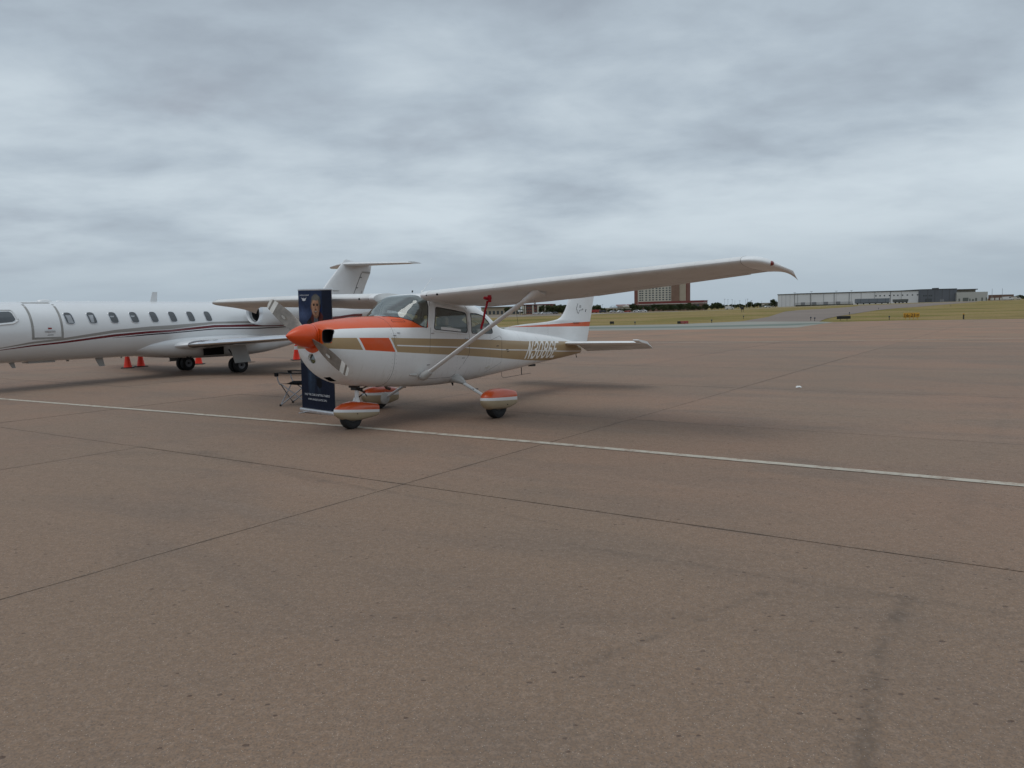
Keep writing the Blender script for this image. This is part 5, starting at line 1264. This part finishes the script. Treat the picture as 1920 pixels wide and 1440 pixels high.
# ------------------------------------------------------------------ airfield signs and small things
M_YEL = plain("sign_yellow", (.52, .26, .02), .5); M_SRED = plain("sign_red", (.28, .012, .012), .5); M_SBLK = plain("sign_black", (.012, .012, .012), .6)
def sign(name, label, x, y, w, h, z, mat, txt=None, tm=None, nleg=3, rz=0, blackpart=0):
    e_ = empty(name, label, "sign", (x, y, 0), rot=(0, 0, rz))
    bm = newbm(); box(bm, 0, w, 0, .08, z, z + h); bevel(bm, .008); obj("panel", bm, e_, mat)
    for k in range(nleg):
        xx = w * (k + .5) / nleg; bm = newbm(); tube(bm, [(xx, .04, -.06), (xx, .04, z + .02)], .022, 6); obj("leg", bm, e_, mat if mat is not M_SRED else M_SBLK)
    if blackpart:
        bm = newbm(); box(bm, -blackpart, -.01, 0, .08, z, z + h); obj("panel", bm, e_, M_SBLK)
    if txt:
        bm = text_mesh(txt, h * 1.25, 0, 1, 0, 1, .004); x0 = min(v.co.x for v in bm.verts); x1 = max(v.co.x for v in bm.verts)
        for v in bm.verts: v.co = Vector((w * .06 + (v.co.x - x0) / (x1 - x0) * w * .88, -.004, z + h * .14 + v.co.y * .8))
        obj("lettering", bm, e_, tm, smooth=False)
    return e_
ey = sign("runway_sign", "orange-yellow airfield sign lettered 16-21 with an arrow, in the grass at right", 35.45, 67, 1.42, .42, .16, M_YEL, "16-21", M_SBLK, 4)
for c_ in ey.children:
    if c_.name.startswith("lettering"): c_.scale = (.74, 1, 1)
bm = newbm(); z_ = .37; f_ = bm.faces.new([bm.verts.new(p) for p in ((1.08, -.004, z_ - .02), (1.24, -.004, z_ - .02), (1.24, -.004, z_ - .08), (1.36, -.004, z_), (1.24, -.004, z_ + .08), (1.24, -.004, z_ + .02), (1.08, -.004, z_ + .02))]); obj("arrow", bm, ey, M_SBLK, smooth=False)
sign("runway_sign", "plain black back of an airfield sign beside the taxiway", 30.75, 70, 1.28, .28, .10, M_SBLK, None, None, 2)
sign("runway_sign", "small red airfield sign with a black panel, at the edge of the pale shoulder", 15.88, 69.4, .72, .24, .03, M_SRED, "SP-21", plain("sign_pale", (.30, .16, .14), .5), 3, 0, .30)
sign("runway_sign", "small square black airfield sign just right of the tail fin", 10.02, 75, .42, .24, .06, M_SBLK, None, None, 3)
def small_light(x, y, h=.35, r_=.05, k=0):
    e_ = empty("edge_light", "small dark taxiway edge light standing at the grass edge", "light", (x, y, zt(x, y)), "edge lights along the taxiway")
    bm = newbm(); tube(bm, [(0, 0, -.06), (0, 0, h * .6)], .025, 6); obj("stake", bm, e_, M_SBLK)
    bm = newbm(); lathe(bm, [(0, r_), (h * .3, r_), (h * .4, r_ * .5)], (0, 0, h * .6), (0, 0, 1), 10); obj("lamp", bm, e_, plain("edge_lamp", (.03, .04, .06), .3)) if k == 0 else None
for x, y in ((11.7, 69.9), (19.1, 70.6), (28.2, 90.0), (53.2, 171.3), (29.2, 72.3), (28.4, 69.4), (44.9, 98.5), (76.4, 154.4), (34.6, 67.9), (7.3, 72.6), (111.4, 188.2)): small_light(x, y, .34, .07)
mp = empty("marker_post", "thin dark marker post in the grass at the far right", "post", (39.2, 64.3, 0))
bm = newbm(); tube(bm, [(0, 0, -.05), (0, 0, .42)], .055, 8); obj("post", bm, mp, M_SBLK); bm = newbm(); tube(bm, [(0, 0, .38), (0, 0, .46)], .065, 8); obj("cap", bm, mp, M_YEL)
bx_ = empty("utility_box", "dark square utility box on legs in the far grass below the hotel trees", "box", (X(1390, 171), 171, zt(X(1390, 171), 171)))
bm = newbm(); box(bm, -.3, .3, -.2, .2, .5, 1.1); bevel(bm, .02); obj("cabinet", bm, bx_, M_SBLK)
for xx in (-.2, .2): bm = newbm(); tube(bm, [(xx, 0, -.1), (xx, 0, .52)], .04, 6); obj("leg", bm, bx_, M_SBLK)

# ------------------------------------------------------------------ far buildings
BRICK = plain("red_brick", (.19, .085, .070), .9, 0, .2, 0, .12, .4); BRK2 = plain("brown_stucco", (.20, .13, .10), .9, 0, .2, 0, .08, .2)
TANW = plain("tan_stucco", (.36, .31, .25), .9, 0, .2, 0, .05, .2); CREAM = plain("cream_stucco", (.46, .44, .39), .9, 0, .2, 0, .05, .2)
REDR = plain("red_metal_roof", (.16, .035, .035), .6, 0, .4, 0, .08, .3); WTRIM = plain("white_trim", (.60, .60, .58), .6)
PANEL = plain("warehouse_panel", (.60, .61, .63), .6, 0, .4, 0, .05, .06); DKP = plain("dark_blue_panel", (.10, .11, .13), .6, 0, .4, 0, .08, .1)
WROOF = plain("roof_edge_dark", (.07, .07, .075), .7); WIN = plain("far_window_glass", (.05, .06, .07), .2, 0, .6); BRNB = plain("brown_brick", (.16, .10, .08), .9)
def block(name, label, cat, ua, da, ub, db, vtop, vref, depth, mat, zbot=None, group=None):
    """block with its front from bearing ua/distance da to ub/db; returns empty, length, z0, z1"""
    a = Vector((X(ua, da), da, 0)); c = Vector((X(ub, db), db, 0)); L_ = (c - a).length; ang = math.atan2(c.y - a.y, c.x - a.x)
    zb = min(zt(a.x, a.y), zt(c.x, c.y)) - .3 if zbot is None else zbot; zt_ = Z(vref, vtop, da if abs(vref - ua) < abs(vref - ub) else db)
    e_ = empty(name, label, cat, (a.x, a.y, zb), group, (0, 0, ang)); H_ = zt_ - zb
    if mat:
        bm = newbm(); box(bm, 0, L_, 0, depth, 0, H_); obj("wall", bm, e_, mat, smooth=False)
    return e_, L_, H_, zb
def part_box(e_, name, x0, x1, y0, y1, z0, z1, mat, bev=0):
    bm = newbm(); box(bm, x0, x1, y0, y1, z0, z1); return obj(name, bm, e_, mat, smooth=False)
WME = {}
def window_on(e_, x, z, w, h, mat=WIN, name="window"):
    k = (round(w, 3), round(h, 3), mat.name)
    if k not in WME:
        bm = newbm(); box(bm, 0, w, -.06, .05, 0, h); me_ = bpy.data.meshes.new("window"); bm.to_mesh(me_); bm.free(); me_.materials.append(mat); WME[k] = me_
    o_ = bpy.data.objects.new(name, WME[k]); COL.objects.link(o_); o_.parent = e_; o_.location = (x, 0, z); return o_
# hotel
def al(u, ua, da, ub, db, L__):
    k = (u - 956.5) * .000719; xa, xc = X(ua, da), X(ub, db)
    return L__ * (k * da - xa) / ((xc - xa) - k * (db - da))
hz_, L_, H_, zb = block("hotel", "tall hotel tower with cream window grid and brown stucco side, right of the tail fin", "building", 1188.3, 985, 1286.7, 962, 519, 1286.7, 40, None)
cut_ = [0, (1194.9 - 1188.3), (1257.6 - 1188.3), (1272.5 - 1188.3), (1284.6 - 1188.3), 98.4]; fx_ = [al(1188.3 + c, 1188.3, 985, 1286.7, 962, L_) for c in cut_]
for i, (mt_2, dy) in enumerate(((BRICK, .0), (CREAM, .0), (BRK2, -1.5), (TANW, -.6), (BRICK, .3))):
    part_box(hz_, "wall", fx_[i], fx_[i + 1], dy, 38, 0, H_ - (0 if i != 1 else .6), mt_2)
part_box(hz_, "roof", fx_[0] + .5, fx_[5] - .5, 1, 37, H_, H_ + .5, WROOF)
zr0 = Z(1254, 562.6 - 1.2, 970) - zb
for r_ in range(9):
    for k, uu in enumerate((1199.2, 1203.6, 1210.6, 1217.2, 1223.3, 1229.8, 1236.0, 1242.3, 1248.6, 1254.4)):
        window_on(hz_, al(uu, 1188.3, 985, 1286.7, 962, L_) - 1.15, zr0 + r_ * 2.95 - .9, 2.3, 1.5)
pe, L2_, H2_, zb2 = block("hotel_podium", "long low brown podium with a red metal roof band in front of the hotel tower", "building", 1196, 880, 1318, 850, 563.2, 1318, 25, BRNB)
part_box(pe, "roof_band", -.2, L2_ + .2, -.4, 25.2, H2_ - 2.6, H2_ + .15, REDR); part_box(pe, "trim", -.3, L2_ + .3, -.7, 25.3, H2_ - 3.1, H2_ - 2.61, WTRIM)
for k in range(16): window_on(pe, 4 + k * (L2_ - 8) / 16, H2_ - 6.5, 3.2, 2.2)
pe2, L3_, H3_, _ = block("pavilion", "low pavilion with dark red roof and two white gables left of the hotel", "building", 1154, 750, 1192, 744, 572.0, 1192, 16, CREAM)
bm = newbm(); rings(bm, [[Vector((x, -1, H3_ - 1.2)), Vector((x, 17, H3_ - 1.2)), Vector((x, 8, H3_ + .9))] for x in (-1, L3_ + 1)]); bmesh.ops.recalc_face_normals(bm, faces=bm.faces); obj("roof", bm, pe2, REDR, smooth=False)
for xx in (L3_ * .5, L3_ * .88):
    bm = newbm(); rings(bm, [[Vector((xx - 3.4, y_, H3_ - 1.4)), Vector((xx + 3.4, y_, H3_ - 1.4)), Vector((xx, y_, H3_ + .6))] for y_ in (-1.6, 2)]); bmesh.ops.recalc_face_normals(bm, faces=bm.faces); obj("gable", bm, pe2, WTRIM, smooth=False)
for k in range(7): window_on(pe2, 1.5 + k * L3_ / 7.2, 1.2, 1.6, 1.8)
pe3, L4_, H4_, _ = block("porch_hall", "cream hall with flat porch roof and pale glass dome, between the fin and the pavilion", "building", 1134, 745, 1156, 740, 577.0, 1156, 14, TANW)
part_box(pe3, "porch_roof", -1, L4_ + 1, -2.5, 14.5, H4_ - .7, H4_, CREAM)
for k in range(5): part_box(pe3, "column", .2 + k * (L4_ - .6) / 4, .7 + k * (L4_ - .6) / 4, -2.3, -1.9, 0, H4_ - .7, CREAM)
bm = newbm(); bmesh.ops.create_uvsphere(bm, u_segments=20, v_segments=10, radius=4.2, matrix=Matrix.Translation((L4_ * .55, 6, H4_ - .3)) @ Matrix.Diagonal((1, 1, .75, 1))); obj("dome", bm, pe3, plain("dome_glass", (.40, .46, .50), .2, 0, .6))
# warehouse group
wh, Lw, Hw, zbw = block("warehouse", "long low white warehouse on the horizon with a dark roof edge", "building", 1487, 640, 1722, 600, 551, 1487, 60, PANEL)
part_box(wh, "roof_edge", -.3, Lw + .3, -.4, 60.3, Hw - .55, Hw + .15, WROOF)
for xx in (350, 395, 580, 770, 920, 1130, 1295, 1480, 1690, 1835): 
    uu = 1440 + xx * .1354; part_box(wh, "downpipe", Lw * (uu - 1487) / 235 - .16, Lw * (uu - 1487) / 235 + .16, -.25, 0, 0, Hw - .5, WROOF if xx in (350, 580, 920, 1130, 1690) else plain("panel_joint", (.3, .31, .33), .7))
for uu in (1641.5, 1649, 1657, 1666, 1674, 1681, 1689.5, 1698, 1707, 1716): window_on(wh, Lw * (uu - 1487) / 235, Hw - 4.2, 1.0, 1.0)
for k, uu in enumerate((1500, 1522, 1545, 1568)): window_on(wh, Lw * (uu - 1487) / 235, .4, 3.4, 3.2, plain("dock_door_grey", (.22, .23, .25), .6), "dock_door")
we, Le, He, _ = block("warehouse_end", "blank white end block at the left end of the long warehouse", "building", 1456, 655, 1486.8, 641.5, 551.2, 1486.8, 50, PANEL)
part_box(we, "roof_edge", -.3, Le + .1, -.35, 50.3, He - .5, He + .1, WROOF)
for k in range(1, 4): part_box(we, "panel_seam", Le * k / 4 - .1, Le * k / 4 + .1, -.12, 0, 0, He - .6, plain("panel_joint2", (.33, .34, .36), .7))
wd, Ld, Hd, _ = block("office_block", "dark blue-grey office block joined to the right end of the white warehouse", "building", 1722.2, 597, 1790, 594, 541.3, 1790, 45, DKP)
for uu in (1727, 1731.2, 1737.5, 1741.5): window_on(wd, Ld * (uu - 1722) / 68, Hd - 5.6, 1.2, 1.1)
window_on(wd, Ld * .13, .6, Ld * .19, 2.6, WIN, "entrance"); window_on(wd, Ld * .55, .6, Ld * .10, 1.8, plain("entry_grey", (.2, .21, .23), .5), "entrance")
for k in range(1, 5): part_box(wd, "panel_seam", Ld * k / 5 - .1, Ld * k / 5 + .1, -.1, 0, 0, Hd, WROOF)
part_box(wd, "rooftop_unit", Ld * .50, Ld * .60, 6, 12, Hd, Hd + 1.0, WROOF); part_box(wd, "roof_edge", -.1, Ld + .2, -.3, 45, Hd - .12, Hd + .1, WROOF)
wl, Ll, Hl, _ = block("low_annex", "lower pale annex right of the dark office block with dark doors", "building", 1790.2, 592, 1848, 588, 547, 1848, 35, plain("annex_panel", (.38, .38, .36), .7))
for a_, b2_, h_ in ((.06, .11, 2.2), (.20, .38, 2.8), (.41, .45, 2.0), (.50, .56, 1.6), (.60, .66, 2.4), (.80, .85, 2.6), (.94, .98, 2.6)): window_on(wl, Ll * a_, .3, Ll * (b2_ - a_), h_, plain("annex_door", (.11, .12, .11), .7), "door")
wk, Lk, Hk, _ = block("canopy_building", "flat dark canopy roof rising behind the pale annex", "building", 1790, 640, 1825, 640, 541.8, 1825, 20, plain("canopy_wall", (.22, .21, .20), .7))
part_box(wk, "canopy_roof", -.5, Lk + 1, -1.5, 21, Hk - .8, Hk, WROOF)
wb, Lb, Hb, _ = block("brown_shed", "low brown shed with white doors at the far right of the skyline", "building", 1849, 640, 1876, 630, 552.5, 1876, 18, BRNB)
for k in range(3): window_on(wb, 2 + k * Lb / 3, .5, Lb / 4, 1.9, WTRIM, "door")
def trailer(label, ua, d, ub, vtop, mat):
    e_, L__, H__, _ = block("box_trailer", label, "trailer", ua, d, ub, d, vtop, ub, 3, None)
    part_box(e_, "cargo_box", 0, L__, 0, 2.8, 1.5, H__, mat); part_box(e_, "chassis", .3, L__ - .3, .3, 2.5, .9, 1.48, WROOF)
    for k in range(max(4, int(L__ / 4))):
        bm = newbm(); xx = 1 + k * (L__ - 2) / (max(4, int(L__ / 4)) - 1); lathe(bm, [(0, .5), (.5, .5)], (xx, .2, .75), (0, 1, 0), 10); obj("wheel", bm, e_, M_RUBBER)
    for k in range(4): part_box(e_, "rib", L__ * (k + .5) / 4 - .1, L__ * (k + .5) / 4 + .1, -.06, 0, 1.5, H__, WROOF)
trailer("long blue-grey row of box trailers parked before the warehouse middle", 1603, 560, 1665, 559.2, plain("trailer_blue_grey", (.14, .16, .19), .6)); trailer("short dark green-grey box trailer parked right of the long trailer row", 1674, 565, 1700, 560.8, plain("trailer_green_grey", (.09, .10, .10), .6))
fe, Lf, Hf, _ = block("screen_fence", "dark slatted screen fence along the foot of the white warehouse", "fence", 1489, 600, 1597, 590, 565.2, 1597, .2, None)
part_box(fe, "lower_rail", 0, Lf, 0, .15, 0, Hf * .42, plain("fence_dark", (.05, .055, .05), .8))
for k in range(60): part_box(fe, "slat", Lf * k / 60, Lf * k / 60 + .22, 0, .12, Hf * .42, Hf, plain("fence_dark_slat", (.08, .08, .08), .8) if k == 0 else bpy.data.materials["fence_dark_slat"])
# apartments left of the fin
ap, La, Ha, _ = block("apartment_building", "red brick and cream apartment block under the wing, left of the tail fin", "building", 978, 690, 1034, 682, 571, 1034, 14, BRICK)
for a_, b2_, m_3 in ((.0, .09, CREAM), (.115, .15, CREAM), (.36, .41, CREAM), (.53, .64, CREAM), (.67, .71, CREAM), (.75, .80, CREAM), (.90, .95, TANW)): part_box(ap, "bay", La * a_, La * b2_, -.9, 0, .8, Ha - .4, m_3)
for r_ in range(3):
    for k in range(16): window_on(ap, La * (.02 + k * .061), 1.4 + r_ * 2.7, 1.1, 1.4)
part_box(ap, "roof", -.4, La + .4, -1.1, 14.4, Ha, Ha + .6, REDR)
a2, L5, H5, _ = block("shop_row", "long low cream shop row with dark openings seen under the wing left of the strut", "building", 905, 655, 976, 660, 577, 905, 12, TANW)
for k in range(9): window_on(a2, L5 * (.05 + k * .105), 1.0, L5 * .065, 3.0)
part_box(a2, "roof", -.4, L5 + .4, -1.2, 12.4, H5 - .1, H5 + .5, WROOF)
a3, L6, H6, _ = block("beige_house", "small beige flat building between the trees left of the warehouse", "building", 1421, 760, 1440, 750, 568.5, 1440, 10, CREAM)
for k in range(3): window_on(a3, L6 * (.1 + k * .3), 1.2, 1.6, 1.4)
part_box(a3, "roof", -.2, L6 + .2, -.3, 10.2, H6, H6 + .4, BRNB)

# ------------------------------------------------------------------ trees
def leafmat(name, c1, c2):
    def fn(q):
        o = q.n('ShaderNodeTexCoord').outputs['Object']; oi = q.n('ShaderNodeObjectInfo').outputs['Random']
        c = q.mix(q.ss(q.noise(o, .9, 3, .6), .3, .7), C4(c1), C4(c2)); c = q.mix(q.m('MULTIPLY', oi, .35), c, (.075, .075, .03, 1))
        return pbsdf(q, c, .85, 0, .2)
    return material(name, fn)
M_LEAF = leafmat("leaves", (.022, .036, .016), (.055, .072, .030)); M_BARK = plain("bark", (.08, .06, .045), .9)
def tree_meshes(seed, dense=700, h=6.):
    rn = random.Random(seed); tk = newbm(); tube(tk, [(0, 0, -.2), (.1, .05, h * .25), (.0, 0, h * .55), (.15, -.1, h * .85)], [.17, .13, .09, .03], 6)
    lob = []
    for k in range(9):
        a = rn.uniform(0, 6.28); r_ = rn.uniform(.2, 1) * h * .27; z = h * rn.uniform(.34, .85); lob.append((Vector((r_ * math.cos(a), r_ * math.sin(a), z)), h * rn.uniform(.13, .22) * (1.2 if z < h * .6 else .9)))
        tube(tk, [(0, 0, h * .22), (r_ * .5 * math.cos(a), r_ * .5 * math.sin(a), z * .75), (r_ * math.cos(a), r_ * math.sin(a), z)], [.08, .05, .02], 5)
    cr = newbm()
    for i in range(dense):
        c, r_ = lob[rn.randrange(len(lob))]; d = Vector((rn.gauss(0, 1), rn.gauss(0, 1), rn.gauss(0, 1))).normalized() * r_ * rn.uniform(.55, 1.1); p = c + d
        s_ = h * rn.uniform(.026, .058); e_ = Euler((rn.uniform(0, 6), rn.uniform(0, 6), rn.uniform(0, 6))).to_matrix()
        cr.faces.new([cr.verts.new(p + e_ @ Vector(q)) for q in ((-s_, -s_ * .6, 0), (s_, -s_ * .5, 0), (s_ * .7, s_ * .8, s_ * .3), (-s_ * .6, s_, 0))])
    mt = bpy.data.meshes.new("trunk"); tk.to_mesh(mt); tk.free(); mt.materials.append(M_BARK); mc = bpy.data.meshes.new("crown"); cr.to_mesh(mc); cr.free(); mc.materials.append(M_LEAF); return mt, mc
TM = [tree_meshes(s_) for s_ in (1, 2, 3, 4, 5)]
NT = [0]
def tree(u, d, hgt, label, group, wide=1.1):
    x, y = X(u, d), d; mt, mc = TM[NT[0] % 5]; NT[0] += 1
    e_ = empty("tree", label, "tree", (x, y, zt(x, y) - .1), group, (0, 0, random.uniform(0, 6))); k = hgt / 6
    e_.scale = (k * wide, k * wide, k)
    for nm, me_ in (("trunk", mt), ("crown", mc)):
        o_ = bpy.data.objects.new(nm, me_); COL.objects.link(o_); o_.parent = e_
random.seed(5)
G1 = "dark green trees lining the road before the hotel"
for k in range(46):
    u = 1112 + k * 4.75 + random.uniform(-2, 2); h_ = random.uniform(3.8, 6.2)
    if 1134 < u < 1192: h_ *= .55
    tree(u, random.uniform(560, 680), h_, "dark green tree in the row before the hotel and its podium", G1, random.uniform(1.0, 1.6))
for k, (u, h_) in enumerate(((1116, 7.2), (1123, 6.4), (1184, 7.0), (1191, 6.2), (1288, 6.8), (1338, 7.4), (1345, 6.8), (1404, 6.2), (1447, 7.2), (1452, 5.6))): tree(u, 600 if u < 1300 else 690, h_, "taller dark tree standing out of the tree row right of the tail fin", "taller trees in the far tree row", 1.2)
for k in range(24): tree(1330 + k * 5.2 + random.uniform(-2, 2), random.uniform(680, 780), random.uniform(3.5, 5.5), "low dark tree on the horizon between hotel and warehouse", "low trees between hotel and warehouse", random.uniform(1.1, 1.8))
for k in range(34):
    u = random.choice([random.uniform(1026, 1062), random.uniform(1036, 1066), random.uniform(940, 1060)]); tree(u, random.uniform(560, 620), random.uniform(4.5, 7.5), "dark green tree before the apartments left of the tail fin", "trees before the apartments", random.uniform(1.0, 1.5))
for k in range(12): tree(1876 + k * 6.5 + random.uniform(-2, 2), random.uniform(680, 760), random.uniform(3.6, 5.2), "grey-green tree on the skyline at the far right edge", "trees at the far right skyline", random.uniform(1.2, 1.8))
for k in range(16): tree(-60 + k * 55 + random.uniform(-20, 20), random.uniform(600, 800), random.uniform(5, 8), "far dark tree hidden behind the jet on the left horizon", "trees behind the jet", 1.3)

# ------------------------------------------------------------------ lamp posts
M_POLE = plain("pole_grey", (.22, .22, .22), .6)
def pole(u, d, vtop, label, r_=.13, arm=1.6):
    x, y = X(u, d), d; z0 = zt(x, y) - .1; h_ = Z(u, vtop, d) - z0
    e_ = empty("lamp_post", label, "lamp post", (x, y, z0), "lamp posts on the horizon")
    bm = newbm(); tube(bm, [(0, 0, 0), (0, 0, h_)], [r_, r_ * .6], 6); obj("pole", bm, e_, M_POLE)
    if arm: bm = newbm(); box(bm, -arm / 2, arm / 2, -.15, .15, h_ - .15, h_ + .08); obj("lamp_head", bm, e_, M_POLE)
LP_ = "thin grey lamp post standing on the horizon"
for u, v in ((1119, 571), (1129, 571), (1357, 561), (1363, 562), (1371, 562), (1376, 563), (1396, 560.5), (1399.5, 561), (1407, 563.5), (1325, 563), (1426, 564), (1442, 564), (1453, 563), (1385, 564), (1318, 565)): pole(u, 620, v, LP_, .12, 1.2 if u % 2 else 0)
for u, v in ((1856, 541.5), (1875, 541)): pole(u, 560, v, "tall thin pole at the right skyline beyond the brown shed", .16, 0)
for u, v in ((1487.5, 549), (1518.5, 547), (1565, 546), (1593.3, 545)): pole(u, 585, v, "slim lamp post in front of the white warehouse wall", .14, 2.0)

# ------------------------------------------------------------------ far vehicles
def car(u, d, col, label, cat="car", name="parked_car", L_=4.5, H_=1.45, rz=None, group=None, van=False):
    x, y = X(u, d), d; e_ = empty(name, label, cat, (x, y, zt(x, y)), group, (0, 0, random.uniform(-.4, .4) if rz is None else rz)); mt_ = plain("car_paint", col, .3, .2, .5, .5)
    pr = [(-.5, .22), (-.5, .5), (-.40, .62), (-.24, .95), (.16, 1.0), (.34, .64), (.48, .56), (.5, .4), (.5, .2)] if not van else [(-.5, .15), (-.5, .98), (.28, 1.0), (.40, .60), (.5, .5), (.5, .15)]
    bm = newbm(); rings(bm, [[Vector((px * L_, yy, pz * H_ * (1))) for px, pz in pr] for yy in (-.88, .88)]); bmesh.ops.recalc_face_normals(bm, faces=bm.faces); bevel(bm, .05, 1); obj("body", bm, e_, mt_)
    for yy in (-.9, .87):
        bm = newbm(); rings(bm, [[Vector((px * L_, y_, pz * H_)) for px, pz in ([(-.34, .64), (-.22, .90), (.13, .93), (.28, .64)] if not van else [(.10, .62), (.10, .92), (.27, .92), (.36, .62)])] for y_ in (yy, yy + .03)]); bmesh.ops.recalc_face_normals(bm, faces=bm.faces); obj("window", bm, e_, WIN, smooth=False)
    for xx in (-.30, .31):
        for yy in (-.93, .75): bm = newbm(); lathe(bm, [(0, .33), (.18, .33)], (xx * L_, yy, .33), (0, 1, 0), 14); obj("wheel", bm, e_, M_RUBBER)
for k, (u, d, c, lb) in enumerate(((1004, 520, (.6, .6, .6), "white car, leftmost of the cars parked before the red apartments"), (1013, 510, (.45, .46, .47), "silver car second from left before the red apartments"), (1019, 500, (.62, .62, .62), "white car parked just right of the silver car"), (1029, 505, (.6, .6, .6), "white car nearest the dark trees left of the fin"), (1040, 520, (.12, .12, .13), "dark grey car under the dark trees left of the fin"), (1148, 520, (.5, .5, .5), "pale car parked left of the hotel pavilion"), (1162, 500, (.6, .6, .6), "white car before the pavilion trees"), (1176, 520, (.35, .02, .02), "small red car before the pavilion"), (1193, 480, (.65, .65, .65), "white car below the two gables"), (1205, 470, (.66, .66, .66), "bright white car right of the gables"), (1437, 560, (.6, .6, .6), "white car beside the beige house"))): car(u, d, c, lb, group=None)
car(1366, 480, (.6, .6, .6), "white van on the road below the low horizon trees", "van", "delivery_van", 5.2, 2.1, 0, None, True)
for u, lb in ((1114, "red fire truck nearest to the tail fin"), (1121, "red fire truck right of another fire truck beside the fin")): car(u, 560, (.30, .03, .02), lb, "truck", "fire_truck", 5.4, 2.4, .1, None, True)
car(1129, 540, (.03, .03, .035), "dark pickup truck right of the red fire trucks", "truck", "pickup_truck", 5.2, 1.8, 0, None, True)
car(1885, 600, (.6, .6, .6), "white box truck right of the brown shed on the skyline", "truck", "box_truck", 8, 2.8, 0, None, True); car(1900, 610, (.5, .47, .42), "beige box truck at the right edge of the skyline", "truck", "box_truck", 8, 2.6, 0, None, True)
bb_ = empty("billboard", "small white double billboard on a post seen under the wing beside the antenna", "billboard", (X(975, 420), 420, zt(X(975, 420), 420)))
for k in range(2): bm = newbm(); box(bm, -1.3 + k * 1.4, -.05 + k * 1.4, -.05, .05, 1.8, 2.9); obj("panel", bm, bb_, WTRIM)
bm = newbm(); tube(bm, [(0, 0, -.1), (0, 0, 1.9)], .1, 6); obj("post", bm, bb_, M_POLE)
